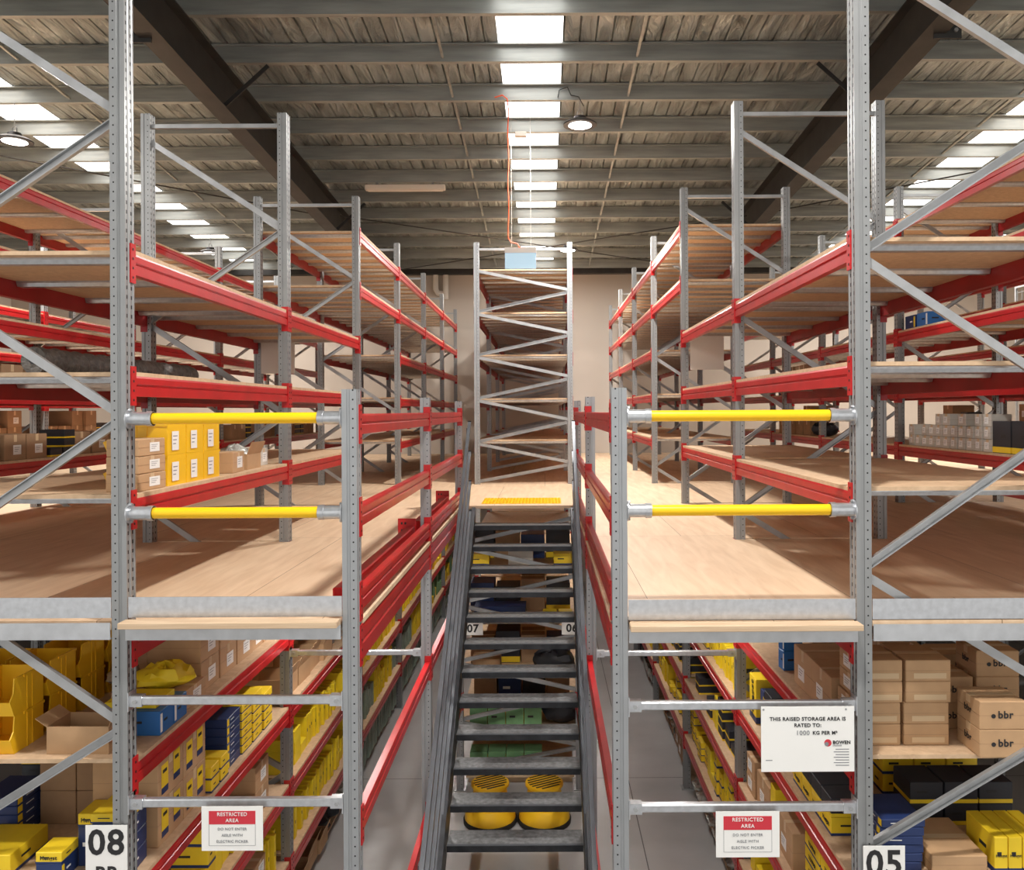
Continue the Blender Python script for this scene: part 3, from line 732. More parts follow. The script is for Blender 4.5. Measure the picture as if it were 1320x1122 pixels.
# right lower rack
fill(RR, XD0, -1, 0, ZL[0], ['brown'], SN[0], y0=4.86, y1=5.75, clear=.42, seed=20, gap=.004)
fill(RR, XD0, -1, 0, ZL[1], ['yellow', 'black'], SN[1], y0=5.65, y1=6.4, seed=21)
fill(RR, XD0, -1, 0, ZL[2], ['yellow', 'lime', 'brown'], SN[2], y0=5.6, seed=22)
fill(RR, XD0, -1, 0, ZL[3], ['lime', 'brown'], SN[3], seed=23)
fill(RR, XD0, -1, 0, .10, ['lime', 'brown'], SN[4], seed=23)
fill(RR, XD0, -1, 1, ZL[0], ['bin', 'navy', 'lime'], SN[0], y0=7.2, seed=24, clear=.42)
fill(RR, XD0, -1, 1, ZL[1], ['flat', 'yellow', 'flat'], SN[1], seed=25)
fill(RR, XD0, -1, 1, ZL[2], ['flat', 'lime', 'black'], SN[2], seed=26, density=.9)
fill(RR, XD0, -1, 1, ZL[3], ['flat', 'lime', 'yellow'], SN[3], seed=27, density=.85)
fill(RR, XD0, -1, 1, .10, ['dark', 'bag', 'clear'], SN[4], seed=28)
for by in (2, 3, 4, 5):
    fill(RR, XD0, -1, by, ZL[0], ['yellow', 'lime', 'bin'], SN[0], seed=30, clear=.42)
    fill(RR, XD0, -1, by, ZL[1], ['flat', 'lime', 'black'] if by < 4 else ['brown', 'yellow'], SN[1], seed=31)
    fill(RR, XD0, -1, by, ZL[2], ['flat', 'yellow', 'black'] if by < 4 else ['yellow', 'brown'], SN[2], seed=32)
    fill(RR, XD0, -1, by, ZL[3], ['lime', 'yellow', 'black'], SN[3], seed=33)
    fill(RR, XD0, -1, by, .10, ['dark', 'bag', 'brown_dark'], SN[4], seed=34)
tag(obj('packed_stock', STOCK), 'far mass of small packed boxes on the lower rack shelves toward the back wall', 'packed goods', None, 'stuff')

# --- hand-placed goods ------------------------------------------------------
S1 = ZL[0]; S2 = ZL[1]
# left end of the left rack, top shelf under the deck: yellow bins open towards the front, two tiers
for k in range(4):
    for q in (0, 1):
        item('bin', -3.03, 4.56+.325*k, S1+q*.206, (.24, .31, .205), f'large yellow picking bin, {ORD[k]} back, {"upper" if q else "lower"} tier, below deck at far left', -math.pi/2, 1, lab=False)
        if k < 2: item('bin', -3.29, 4.56+.325*k, S1+q*.206, (.24, .31, .205), f'yellow picking bin in the outer column, {ORD[k]} back, {"upper" if q else "lower"} tier, far left', -math.pi/2, 1, lab=False)
item('open', -2.56, 4.56, S1, (.22, .34, .15), 'open brown carton at the front edge of the top shelf, behind the 08 post', .0)
item('blue', -2.335, 4.78, S1, (.17, .22, .14), 'blue box with white band on the top shelf under the deck, nearer one', .0)
item('blue', -2.335, 4.96, S1, (.17, .22, .14), 'blue box with white band on the top shelf under the deck, farther one', .0)
item('lime', -2.42, 4.86, S1+.142, (.24, .30, .035), 'flat yellow box lying on top of the two blue boxes')
t_ = item('brown', -2.48, 5.225, S1, (.32, .46, .12), 'shallow brown carton under a heap of yellow bags, top left shelf')
item('ybag', -2.42, 5.18, S1+.119, (.30, .34, .15), 'crumpled yellow bag on the shallow carton, left top shelf', .3)
item('bag', -2.71, 5.24, S1+.118, (.2, .2, .12), 'silver bag beside the yellow bag on the shallow carton')
# brown cartons with yellow labels, second shelf
for k in range(2):
    for q in (0, 1):
        o = item('brown', -2.44, 4.88+k*.332, S2+q*.252, (.325, .38, .25), f'brown carton with two yellow labels, {"farther" if k else "nearer"} one, {"upper" if q else "lower"} row, left aisle', 0, 1, lab=False)
        for yy in (-.08, .075): obj('shipping_label', ylabel_mesh(.085, .17), o, (.191, yy, .035+.02*(yy > 0)))
for q in range(3):
    item('navy', -2.37, 4.52, S2+q*.10, (.22, .20, .098), f'navy and white box in clear wrap, {ORD[q]} from the bottom, right behind the 08 post', .05)
item('yellow', -2.37, 4.52, S2+.301, (.22, .20, .05), 'flat yellow box topping the navy stack behind the 08 post')
for q in range(6):
    item('navy', -2.42, 5.86, S2+q*.060, (.26, .34, .058), f'flat navy box, {ORD[q]} from the bottom of the stack on second left shelf', .02)
    item('yellow', -2.39, 6.10, S2+q*.060, (.19, .30, .058), f'flat yellow box, {ORD[q]} from bottom of the stack next to navy boxes', -.02, text=('Hengst', .05, 'black_ink', 'top') if q == 5 else None)
    if q < 5: item('yellow', -2.39, 6.32, S2+q*.072, (.2, .30, .070), f'yellow box, {ORD[q]} from bottom, in the farther stack on the second left shelf', .02)
    if q < 4: item('yellow', -2.39, 6.56, S2+q*.072, (.2, .30, .070), f'yellow box, {ORD[q]} from bottom, in the farthest stack on the second left shelf', .02)
for q in range(2):
    item('yellow', -2.30, 5.46, S2+q*.085, (.13, .16, .083), f'small yellow box, {"upper" if q else "lower"} one of the near pair in front of navy boxes')
    item('yellow', -2.30, 5.62, S2+q*.085, (.13, .16, .083), f'small yellow box, {"upper" if q else "lower"} one of the farther pair in front of navy boxes')
item('navy', -2.55, 5.55, S2, (.26, .26, .12), 'navy carton behind the small yellow pairs on the second left shelf')
for q in range(2):
    for k in range(2):
        item('yellow', -2.32, 4.62+k*.15, ZL[2]+q*.10, (.14, .22, .095), f'small yellow box, {ORD[k]} along, {"upper" if q else "lower"} of two, third shelf near 08 post')
# left end frame view, second shelf
for k in range(2):
    for q in range(2):
        item('brown_dark', -3.0+k*.225, 5.15, S2+q*.205, (.3, .22, .203), f'plain brown carton, {"right" if k else "left"} one, {"upper" if q else "lower"} row, seen through left rack end', lab=False)
for q in range(5):
    item('navy', -3.24, 4.95, S2+q*.052, (.3, .24, .05), f'navy flat box, {ORD[q]} from bottom of the stack at the far left', lab=False)
for q in range(4): item('black', -3.24, 5.35, S2+q*.09, (.24, .26, .088), f'black box with yellow band, {ORD[q]} from bottom, behind the navy stack at far left', lab=False)
item('yellow', -3.06, 4.60, S2, (.34, .28, .12), 'large yellow box with navy base at the left front of second shelf', lab=False, text=('Hengst', .045, 'black_ink', 'front'))
item('navy', -2.68, 4.46, S2, (.16, .14, .10), 'navy box in wrap left of the 08 sign, lower one', lab=False)
item('yellow', -2.68, 4.46, S2+.101, (.16, .14, .06), 'yellow box on the wrapped navy box left of the 08 sign', lab=False, text=('Hengst', .03, 'black_ink', 'front'))
item('navy', -2.545, 4.62, S2, (.17, .13, .22), 'navy box standing just behind the 08 sign', lab=False)
item('yellow', -2.545, 4.62, S2+.221, (.17, .13, .07), 'yellow box on top of the navy box behind the 08 sign', lab=False, text=('Hengst', .032, 'black_ink', 'front'))
# right end: carton stacks, boxes with the round logo
for k, xx in enumerate((1.842, 2.105)):
    for q in range(4):
        o = item('brown', xx+(.012 if q > 1 else 0), 4.66, S1+q*.118, (.3, .25 if k else .24, .117), f'shallow brown carton, {ORD[q]} from the bottom of the {"right" if k else "left"} stack, near 05 post', lab=(k == 0), face=-1)
        obj('end_tape', MB().box(-.08, .10, -.1512, -.1502, .015, .045, 'tape'), o)
def bbr(x, y, z, label, w=.24, h=.15):
    o = item('brown', x, y, z, (w, .25, h), label, 0, -1, lab=False)
    obj('lettering', text_mesh('bbr', .055, 'black_ink', bold=.0012), o, (.012, -w/2-.0022, h*.52), FRONT)
    obj('logo_mark', MB().lathe([(.012, 0), (.012, .001)], 'black_ink', 12).mesh('logo_mark'), o, (-.052, -w/2-.001, h*.48), FRONT)
    obj('side_lettering', text_mesh('bbr', .05, 'black_ink', bold=.001), o, (-.1275, 0, h*.5), FACE_L)
bbr(2.435, 4.46, S1, 'brown carton printed bbr, lower of the front pair on the right')
bbr(2.435, 4.46, S1+.151, 'brown carton printed bbr, upper of the front pair on the right')
for k, (xx, yy, n) in enumerate(((2.36, 4.86, 2), (2.63, 4.86, 3), (2.36, 5.47, 2), (2.63, 5.3, 2))):
    for q in range(n):
        bbr(xx, yy, S1+q*.151, f'brown carton printed bbr behind the front pair, {ORD[k]} stack, {ORD[q]} from the bottom')
item('open', 2.235, 5.16, S1, (.28, .22, .28), 'tall open carton behind the shallow carton stacks')
item('open', 2.36, 5.85, S1, (.34, .36, .3), 'open carton far back on the right top shelf under the deck')
item('brown', 2.04, 6.0, S1, (.34, .26, .22), 'brown carton behind the tall open carton, right rack', lab=False)
for q in range(6):
    o = item('navy', 1.93+.003*q, 4.60, S2+q*.047, (.3, .24, .045), f'thin navy box, {ORD[q]} from bottom of the pile beside the 05 post', .03*(q % 3-1), lab=False)
for k in range(4):
    item('yellow', 2.46+k*.078, 4.56, S2, (.3, .072, .20), f'upright yellow and navy box, {ORD[k]} from the left in the row at right', lab=False, text=('Hengst', .02, 'black_ink', 'front'))
item('brown', 2.235, 4.62, S2, (.42, .30, .10), 'low brown carton between navy pile and yellow row', lab=False)
for k in range(3):
    for q in range(2):
        item('black', 2.30+k*.21, 5.05, S2+q*.132, (.24, .20, .13), f'black and yellow box, {ORD[k]} from left, {"upper" if q else "lower"} row, behind the yellow row', lab=False)
        item('yellow', 2.30+k*.21, 5.45, S2+q*.132, (.24, .20, .13), f'yellow box, {ORD[k]} from left, {"upper" if q else "lower"} row, right rack rear', lab=False)
# right aisle face
for q in range(2): item('blue', 1.76, 5.86, S1+q*.14, (.10, .14, .138), f'small blue and white box, {"upper" if q else "lower"} one, at the end of the carton row, right aisle', .1, -1)
item('yellow', 1.80, 6.62, S2, (.20, .24, .36), 'tall yellow box reading Hengst upright before the second right post', 0, -1, text=('Hengst', .10, 'black_ink', 'up'))
item('navy', 1.86, 6.45, S2, (.10, .30, .30), 'tall navy box beside the tall yellow box, second shelf of the right aisle', 0, -1)
for k in range(4):
    for q in range(2):
        item('black' if q else 'yellow', 1.82, 4.90+k*.185, S2+q*.111, (.175, .28, .11), f'{"black box with yellow band" if q else "yellow box printed Hengst"}, {ORD[k]} along the second shelf of the right aisle', 0, -1, lab=False, text=('Hengst', .036, 'black_ink', 'side') if not q else None)
for k in range(2):
    for q in range(5):
        item('yellow', 1.83, 4.86+k*.30, ZL[2]+q*.09, (.28, .3, .088), f'yellow box printed TEXTAR, {"farther" if k else "nearer"} stack, {ORD[q]} from bottom, third right shelf', 0, -1, text=('TEXTAR', .035, 'black_ink', 'side'))
# --- upper left rack: yellow bins, cartons, netting roll
L3 = CZ+UP_L[2]+.055+.0225; L2 = CZ+UP_L[1]+.055+.0225; L1 = CZ+UP_L[0]+.055+.0225
for k in range(3):
    for q in range(2):
        item('bin', -2.45, 4.98+k*.262, L3+q*.186, (.25, .40, .185), f'yellow picking bin with white label, {ORD[k]} along, {"upper" if q else "lower"} tier, upper left shelf', 0, -1)
for q in range(3):
    item('brown', -2.335, 4.66, L3+q*.098, (.32, .18, .096), f'brown carton with label in front of yellow bins, {ORD[q]} from the bottom', .02*(q-1), 1)
item('brown', -2.40, 5.98, L3, (.26, .30, .15), 'brown carton with labels just beyond the yellow bins', .06, 1)
item('open', -2.42, 6.36, L3, (.30, .30, .12), 'open carton with plastic inside, near the second left post', 0, 1)
item('clear', -2.42, 6.36, L3+.008, (.24, .22, .17), 'clear plastic bag inside the open carton on the upper left shelf')
item('white', -2.45, 6.74, L3, (.2, .25, .14), 'white carton beside the second left post on the upper shelf', 0, 1)
t = thing('netting_roll', 'long grey roll of netting lying on the second upper shelf at left', 'roll', (-2.98, 4.75, L2))
pts = []; rs = []
for i in range(60):
    pts.append((.012*math.sin(i*.4), i*.036, .088)); rs.append(.078+.006*math.sin(i*1.7)+rnd.uniform(-.003, .003))
obj('wrapped_roll', MB().tube(pts, rs, 'netting', 20).mesh('wrapped_roll', True), t)
obj('core', MB().tube([(0, -.006, .092), (0, 0.01, .092)], .025, 'black_card', 14), t)
# dark cartons in the second left rack
SL, SR = 'second left rack', 'second right rack'
for by in range(5):
    fill(SL, XB0, 1, by, L3, ['brown_dark', 'brown_dark', 'black'], 'lowest upper shelf', seed=40+by, density=.75, clear=.45)
    if by in (1, 2, 4): fill(SL, XB0, 1, by, L2, ['brown_dark'], 'second upper shelf', seed=46+by, density=.45, clear=.4)
    if by in (1, 2, 3):
        fill('far left rack', -7.6, 1, by, L3, ['brown_dark', 'black', 'brown_dark'], 'lowest upper shelf', seed=61+by, density=.9, clear=.5)
        fill('far left rack', -7.6, 1, by, L2, ['brown_dark'], 'second upper shelf', seed=66+by, density=.7, clear=.5)
        fill('far right rack', 6.95, -1, by, CZ+UP_R[2]+.0775, ['brown_dark', 'black', 'brown'], 'lowest upper shelf', seed=71+by, density=.9, clear=.5)
        if by > 1: fill('far right rack', 6.95, -1, by, CZ+UP_R[1]+.0775, ['brown_dark'], 'second upper shelf', seed=76+by, density=.6, clear=.5)
R3 = CZ+UP_R[2]+.055+.0225; R2 = CZ+UP_R[1]+.055+.0225; R1 = CZ+UP_R[0]+.055+.0225
# second right rack: small white boxes, blue box
cnt = 0
for k in range(11):
    for q in range([3, 3, 2, 3, 2, 3, 3, 2, 2, 1, 2][k]):
        item('white', XE0+.17, 7.86+k*.162, R3+q*.122, (.145, .2, .12), f'small off-white carton, {ORD[k]} along, {ORD[q]} up, second right rack lower shelf', rnd.uniform(-.08, .08), -1)
for k, yy in enumerate((7.26, 7.58)):
    item('black', XE0+.18, yy, R3, (.3, .26, .3), f'dark box before the small white cartons, {ORD[k]}', 0, -1, lab=False)
for k in range(3):
    item('white', XE0+.17, 8.2+k*.45, R2, (.26, .22, .09), f'pale carton, {ORD[k]} along the middle shelf of second right rack', 0, -1)
item('blue', XE0+.18, 9.18, R1, (.26, .24, .16), 'dark blue carton on second right rack, upper shelf, nearer one', 0, -1)
item('navy', XE0+.18, 9.48, R1, (.26, .24, .16), 'navy carton on the second right rack beside the dark blue one', 0, -1)
for by in (3,):
    fill('second right rack', XE0, -1, by, R3, ['brown_dark', 'white', 'dark', 'brown'], 'lowest upper shelf', seed=51, density=.8)
    fill('second right rack', XE0, -1, by, R2, ['brown_dark', 'navy'], 'middle upper shelf', seed=52, density=.5)
# goods behind the stairs (centre lower rack)
CS = [CZ+h+.0775 for h in LOW]
for k, xx in enumerate((-.82, -.60, -.38, -.16)):
    item('green', xx, 9.98, CS[3], (.24, .21, .26), f'green carton behind the stair treads, {ORD[k]} from the left, upper row', lab=False)
    item('green', xx, 9.98, .125, (.24, .21, .26), f'green carton behind the stair treads, {ORD[k]} from the left, near the floor', lab=False)
t = thing('base_board', 'low timber base shelf behind the stairs', 'shelf', (CX0+.1, YS[2]+.12, 0))
obj('board', MB().box(0, 1.30, 0, 2.5, .10, .12, 'particle'), t); obj('bearer', MB().box(.02, 1.28, .1, .2, 0, .10, 'softwood'), t); obj('bearer', MB().box(.02, 1.28, 2.2, 2.3, 0, .10, 'softwood'), t)
item('navy', -.55, 9.95, CS[1]+.0, (.3, .62, .17), 'long navy box with yellow end, behind the upper treads', lab=False)
item('yellow', .05, 9.92, CS[1], (.2, .17, .09), 'small yellow box printed Hengst behind the treads, left one', lab=False, text=('Hengst', .04, 'black_ink', 'front'))
item('yellow', .24, 9.92, CS[1], (.2, .17, .09), 'small yellow box printed Hengst behind the treads, right one', lab=False, text=('Hengst', .04, 'black_ink', 'front'))
item('yellow', -.80, 9.95, CS[0], (.25, .24, .14), 'yellow box at the left on the shelf below the landing', lab=False)
item('yellow', .22, 9.95, CS[0], (.25, .24, .14), 'yellow box at the right on the shelf below the landing', lab=False)
item('white', -.3, 9.95, CS[0]+.0, (.2, .3, .2), 'white carton in the middle of the shelf below the landing', lab=False)
item('brown', -.72, 9.95, CS[2], (.3, .34, .2), 'brown carton at the left behind the middle treads', lab=False)
item('dark', .1, 10.0, CS[2], (.3, .5, .26), 'black bag behind the middle treads')
item('dark', .2, 10.1, CS[3], (.4, .5, .3), 'dark bundle right of the green cartons behind the treads')
for lv, (z_, nm_) in enumerate(((CS[0], 'shelf below the landing'), (CS[1], 'second shelf down'), (CS[2], 'third shelf down'), (CS[3], 'fourth shelf down'))):  # dark goods added so their colour imitates the shade under the deck
    for k in range(4):
        kd = ['black', 'brown_dark', 'navy', 'black', 'brown_dark'][(k+lv*2) % 5]
        item(kd, -.80+k*.32, 10.5 if lv != 3 else 10.95, z_, (.4, .30, .40-.05*((k+lv) % 3)), f'dark {KW[kd].split()[-1]} added as shade deep behind the treads, {ORD[k]} from left, {nm_}', lab=False)
# step stools
for k, xx in enumerate((-.62, -.025)):
    t = thing('step_stool', f'round yellow kick-step stool with black striped top, {"right" if k else "left"} of the pair behind the stairs', 'stool', (xx, 8.95, 0)); t.scale = (1.17, 1.17, 1.0)
    obj('base', MB().lathe([(.235, .03), (.24, .05), (.232, .13), (.20, .20), (.175, .21)], 'yellow_bin', 32).mesh('base', True), t)
    obj('bumper', MB().lathe([(.238, .0), (.25, .012), (.252, .045), (.242, .06)], 'rubber', 32).mesh('bumper', True), t)
    obj('drum', MB().lathe([(.17, .21), (.155, .40)], 'yellow_bin', 32).mesh('drum', True), t)
    obj('step_top', MB().lathe([(.17, .40), (.18, .41), (.178, .432), (.165, .44)], 'yellow_bin', 32).mesh('step_top', True), t)
    mb = MB()
    for j in range(-3, 4):
        yy = j*.042; hw = math.sqrt(.155**2-yy*yy); mb.box(-hw, hw, yy-.009, yy+.009, .4385, .443, 'rubber')
    obj('grip_strips', mb, t, (0, 0, 0), (0, 0, .5))

# ------------------------------------------------------------------ signs
def sign_board(name, label, x, y, z, w, h, cat='sign', mat='paper'):
    t = thing(name, label, cat, (x, y, z)); obj('panel', MB().box(-w/2, w/2, 0, .004, -h/2, h/2, mat), t); return t
def letters(t, s, size, mat, x, z, align='CENTER', bold=0, sx=1.0):
    return obj('lettering', text_mesh(s, size, mat, align, bold, sx), t, (x, -.0012, z), FRONT)
def px(x): return (x-702)*4.25/1050
def pz(y): return CZ-(y-530)*4.25/1050
def restricted(label, x0, x1, y0, y1, Y):
    k = Y/4.25; x = (px(x0)+px(x1))/2*k; z = CZ-((y0+y1)/2-530)*Y/1050; w = (x1-x0)*Y/1050; h = (y1-y0)*Y/1050
    t = sign_board('warning_sign', label, x, Y, z, w, h)
    obj('red_panel', MB().box(-w*.38, w*.38, -.001, 0, h*.10, h*.40, 'sign_red'), t)
    obj('border_line', MB().box(-w*.38, -w*.375, -.001, 0, -h*.38, h*.1, 'grey_ink').box(w*.375, w*.38, -.001, 0, -h*.38, h*.1, 'grey_ink').box(-w*.38, w*.38, -.001, 0, -h*.385, -h*.38, 'grey_ink'), t)
    obj('lettering', text_mesh('RESTRICTED', h*.115, 'paper', bold=.0002), t, (0, -.002, h*.325), FRONT)
    obj('lettering', text_mesh('AREA', h*.115, 'paper', bold=.0002), t, (0, -.002, h*.185), FRONT)
    for q, s in enumerate(('DO NOT ENTER', 'AISLE WITH', 'ELECTRIC PICKER')):
        letters(t, s, h*.085, 'grey_ink', 0, h*(-.01-.14*q))
restricted('restricted area sign with red heading hanging at the left aisle mouth', 257, 336, 1038, 1095, 4.255)
restricted('restricted area sign with red heading hanging at the right aisle mouth', 920, 1002, 1048, 1107, 4.255)
t = sign_board('load_sign', 'white load rating sign on the upper tie bar of the right aisle', px(1039), 4.25, pz(955), px(1099)-px(979), pz(913)-pz(997))
letters(t, 'THIS RAISED STORAGE AREA IS', .0265, 'black_ink', 0, .105, bold=.0006, sx=1.0)
letters(t, 'RATED TO:', .0265, 'black_ink', 0, .072, bold=.0006)
letters(t, '1000', .034, 'grey_ink', -.05+.06, .032, 'RIGHT', bold=.0002)
letters(t, 'KG PER M²', .026, 'black_ink', .025, .032, 'LEFT', bold=.0006)
obj('logo', MB().lathe([(.019, 0), (.019, .0008)], 'sign_red', 20).mesh('logo'), t, (.105-.0, -.0001, -.02), FRONT)
obj('logo_swoosh', MB().lathe([(.011, 0), (.011, .0008)], 'grey_ink', 14).mesh('logo_swoosh'), t, (.098, -.0010, -.026), FRONT)
letters(t, 'BOWEN', .024, 'black_ink', .13, -.018, 'LEFT', bold=.0008)
letters(t, 'STORAGE', .010, 'grey_ink', .13, -.034, 'LEFT')
for q in range(7): obj('small_print', MB().box(.145-.01*(q % 2), .215, -.0008, 0, -.055-.014*q, -.051-.014*q, 'grey_ink'), t)
obj('small_print', MB().box(-.22, -.185, -.0008, 0, -.112, -.108, 'grey_ink'), t)
for sx_ in (-.23, .2): obj('screw', MB().lathe([(.006, 0), (.005, .002)], 'galv', 8).mesh('screw'), t, (sx_, 0, .155), FRONT)
def number(label, txt, x, y, z, w=.218, h=.30, sz=.17, sub=None, zoff=.06):
    t = sign_board('bay_sign', label, x, y, z, w, h)
    letters(t, txt, sz, 'black_ink', 0, zoff, bold=.004)
    if sub: letters(t, sub, .10, 'black_ink', 0, zoff-.16, bold=.003)
number('white bay sign reading 08 on the left rack end post', '08', px(132.5), 4.262, pz(1063)-.17, .218, .34, .185, 'BB', .075)
number('white bay sign reading 05 on the right rack end post', '05', px(1138), 4.262, pz(1095)-.17, .218, .34, .185, 'BB', .075)
number('white bay sign reading 07 behind the left end of the stair treads', '07', -.865, 9.66, CZ-2.58, .24, .15, .13, None, 0)
number('white bay sign reading 06 behind the right end of the stair treads', '06', .31, 9.66, CZ-2.58, .24, .15, .13, None, 0)
sign_board('load_plate', 'plain pale plate on third frame of the left rack', -3.16, 9.66, CZ+.65, .40, .38, mat='white_plastic')
sign_board('load_plate', 'plain pale plate on third frame of the right rack', 1.93, 9.66, CZ+.68, .40, .40, mat='white_plastic')

# ------------------------------------------------------------------ hall shell
def rz(y, off=0): return CZ+4.86-.059*y+off       # underside of purlins
struct('floor', MB().box(-14, 14, -7, WALLY, -.05, 0, 'concrete'))
struct('wall_back', MB().box(-14, 14, WALLY, WALLY+.2, 0, rz(WALLY)+.3, 'wall_paint'))
struct('wall_left', MB().box(-14.2, -14, -7, WALLY+.2, 0, rz(0)+.2, 'wall_white'))
struct('wall_right', MB().box(14, 14.2, -7, WALLY+.2, 0, rz(0)+.2, 'wall_white'))
# eave gutter beam along the back wall
tag(obj('eave_beam', MB().box(-13.9, 13.9, WALLY-.22, WALLY-.01, rz(WALLY)-.02, rz(WALLY)+.18, 'rafter_steel')), 'dark steel eave beam along the top of the back wall', 'beam')
SKY = [(-7.95, -7.15), (-.54, .24), (6.85, 7.65)]
strips = [(-14, -7.95), (-7.15, -.54), (.24, 6.85), (7.65, 14)]
Y0R, Y1R = -7, WALLY+.2
mb = MB()
for a, b_ in strips:
    x = a; prof = []
    while x < b_-.02:
        prof += [(x, 0), (x+.012, .028), (x+.024, 0)]; x += .195
    prof.append((b_, 0)); n_ = len(prof); ny = 28
    vs = []; fs = []
    for j in range(ny+1):
        y = Y0R+(Y1R-Y0R)*j/ny
        for (xx, dz) in prof: vs.append((xx, y, rz(y, .205+dz)))
    for j in range(ny):
        for i in range(n_-1): fs.append([j*n_+i, j*n_+i+1, (j+1)*n_+i+1, (j+1)*n_+i])
    mb.add(vs, fs, 'roof_foil')
    mb.add([(a, Y0R, rz(Y0R, .25)), (b_, Y0R, rz(Y0R, .25)), (b_, Y1R, rz(Y1R, .25)), (a, Y1R, rz(Y1R, .25))], [(0, 1, 2, 3)], 'roof_foil')
struct('ceiling', mb)
for k, (a, b_) in enumerate(SKY):
    mb = MB().add([(a, Y0R, rz(Y0R, .215)), (b_, Y0R, rz(Y0R, .215)), (b_, Y1R, rz(Y1R, .215)), (a, Y1R, rz(Y1R, .215)),
                   (a, Y0R, rz(Y0R, .225)), (b_, Y0R, rz(Y0R, .225)), (b_, Y1R, rz(Y1R, .225)), (a, Y1R, rz(Y1R, .225))],
                  [(0, 3, 2, 1), (4, 5, 6, 7), (0, 1, 5, 4), (1, 2, 6, 5), (2, 3, 7, 6), (3, 0, 4, 7)], 'sky_panel')
    struct(f'window_{k+1}', mb)
# purlins
prof = [(0, 0), (.07, 0), (.07, .018), (.067, .018), (.067, .003), (.003, .003), (.003, .197), (-.067, .197), (-.067, .182), (-.07, .182), (-.07, .2), (0, .2)]
pm = MB().prism([(y, z) for y, z in prof], -13.9, 13.9, 'x', 'purlin_galv').mesh('purlin')
py = [8.87+1.075*i for i in range(12)]
near = [8.87-1.075*i for i in range(1, 14)]
for i, y in enumerate(py+near):
    lab = f'galvanised roof purlin, {ORD[i]} row from the top of the photo' if i < 12 else f'galvanised roof purlin overhead in front of the stairs, {ORD[i-12]} row nearer'
    tag(obj('purlin', pm, None, (0, y, rz(y))), lab, 'purlin')
# rafters
for s, nmr in ((-1, 'left'), (1, 'right')):
    t = thing('rafter', f'dark steel I-beam rafter running down the {nmr} of the roof', 'rafter', (s*3.98, 0, 0))
    def sbox(x0, x1, o0, o1, ya=-6.9, yb=WALLY-.25, mat='rafter_steel'):
        vs = [(x0, ya, rz(ya, o0)), (x1, ya, rz(ya, o0)), (x1, yb, rz(yb, o0)), (x0, yb, rz(yb, o0)), (x0, ya, rz(ya, o1)), (x1, ya, rz(ya, o1)), (x1, yb, rz(yb, o1)), (x0, yb, rz(yb, o1))]
        return MB().add(vs, [(0, 3, 2, 1), (4, 5, 6, 7), (0, 1, 5, 4), (1, 2, 6, 5), (2, 3, 7, 6), (3, 0, 4, 7)], mat)
    obj('web', sbox(-.008, .008, -.54, -.025), t)
    obj('bottom_flange', sbox(-.12, .12, -.555, -.54), t); obj('top_flange', sbox(-.12, .12, -.025, -.011), t)
    # splice plate near the camera
    pl = MB().box(s*.14-.14, s*.14+.14, 8.28, 8.30, rz(8.3)-.60, rz(8.3)-.02, 'rafter_steel')
    obj('splice_plate', pl, t)
    for zz in (-.52,):
        for xx in (s*.06, s*.22): obj('bolt', MB().tube([(xx, 8.262, rz(8.3)+zz), (xx, 8.28, rz(8.3)+zz)], .022, 'galv', 6), t)
    for y in (py[1], py[6]):
        obj('fly_brace', MB().bar((s*-.08, y+.02, rz(y)-.52), (s*-.62, y+.02, rz(y)-.03), .012, .05, 'rafter_steel'), t)
# bridging rods between purlins
def bridging(x, nm_):
    t = thing('bridging', f'thin galvanised bridging strip crossing the purlins, {nm_}', 'bridging', (x, 0, 0))
    mb = MB()
    for a, b_ in zip(py[:-1], py[1:]):
        mb.bar((0, a+.02, rz(a, .09)), (0, b_-.01, rz(b_, .05)), .03, .03, 'purlin_galv')
    obj('strip', mb, t)
bridging(-1.22, 'left of the middle skylight'); bridging(1.15, 'right of the middle skylight')
bridging(-6.4, 'beside the left skylight'); bridging(6.45, 'beside the right skylight')
# cross bracing rods
def rod(label, p, q):
    a, b_ = Vector(p), Vector(q); t = thing('brace_rod', label, 'rod', tuple(a)); obj('rod', MB().tube([(0, 0, 0), tuple(b_-a)], .012, 'rafter_steel', 6), t)
rod('thin dark brace rod falling from left to right under the roof', (-3.8, 15.2, rz(15.2, -.30)), (3.8, 19.6, rz(19.6, -.3)))
rod('thin dark brace rod rising from left to right under the roof', (-3.8, 19.6, rz(19.6, -.34)), (3.8, 15.2, rz(15.2, -.34)))
rod('thin dark brace rod in the left roof bay', (-4.1, 15.2, rz(15.2, -.30)), (-11.5, 9.5, rz(9.5, -.3)))
rod('thin dark brace rod in the right roof bay', (4.1, 15.2, rz(15.2, -.30)), (11.5, 9.5, rz(9.5, -.3)))
# high-bay lamps
def lamp(label, x, y, z, power):
    t = thing('high_bay_lamp', label, 'lamp', (x, y, z))
    obj('housing', MB().lathe([(.225, .0), (.23, .015), (.18, .05), (.10, .075), (.08, .12), (.03, .14)], 'lamp_body', 32).mesh('housing', True), t)
    obj('lens', MB().lathe([(.145, -.006), (.16, .002)], 'lamp_glow', 24).mesh('lens'), t)
    hz = rz(y)-z
    obj('hook', MB().tube([(-.03, 0, .13), (-.03, 0, .19), (0, 0, .215), (.03, 0, .19), (.03, 0, .13)], .006, 'galv', 6), t)
    obj('chain', MB().tube([(0, 0, .21)]+[(.004*(-1)**i, 0, .21+(hz-.2)*i/12) for i in range(1, 12)]+[(0, 0, hz)], .006, 'galv', 5), t)
    l = bpy.data.lights.new('lamp_light', 'AREA'); l.shape = 'DISK'; l.size = .36; l.energy = power; l.color = (1, .955, .90)
    lo = bpy.data.objects.new('lamp_light', l); C.objects.link(lo); lo.parent = t; lo.location = (0, 0, -.02)
LP = 330
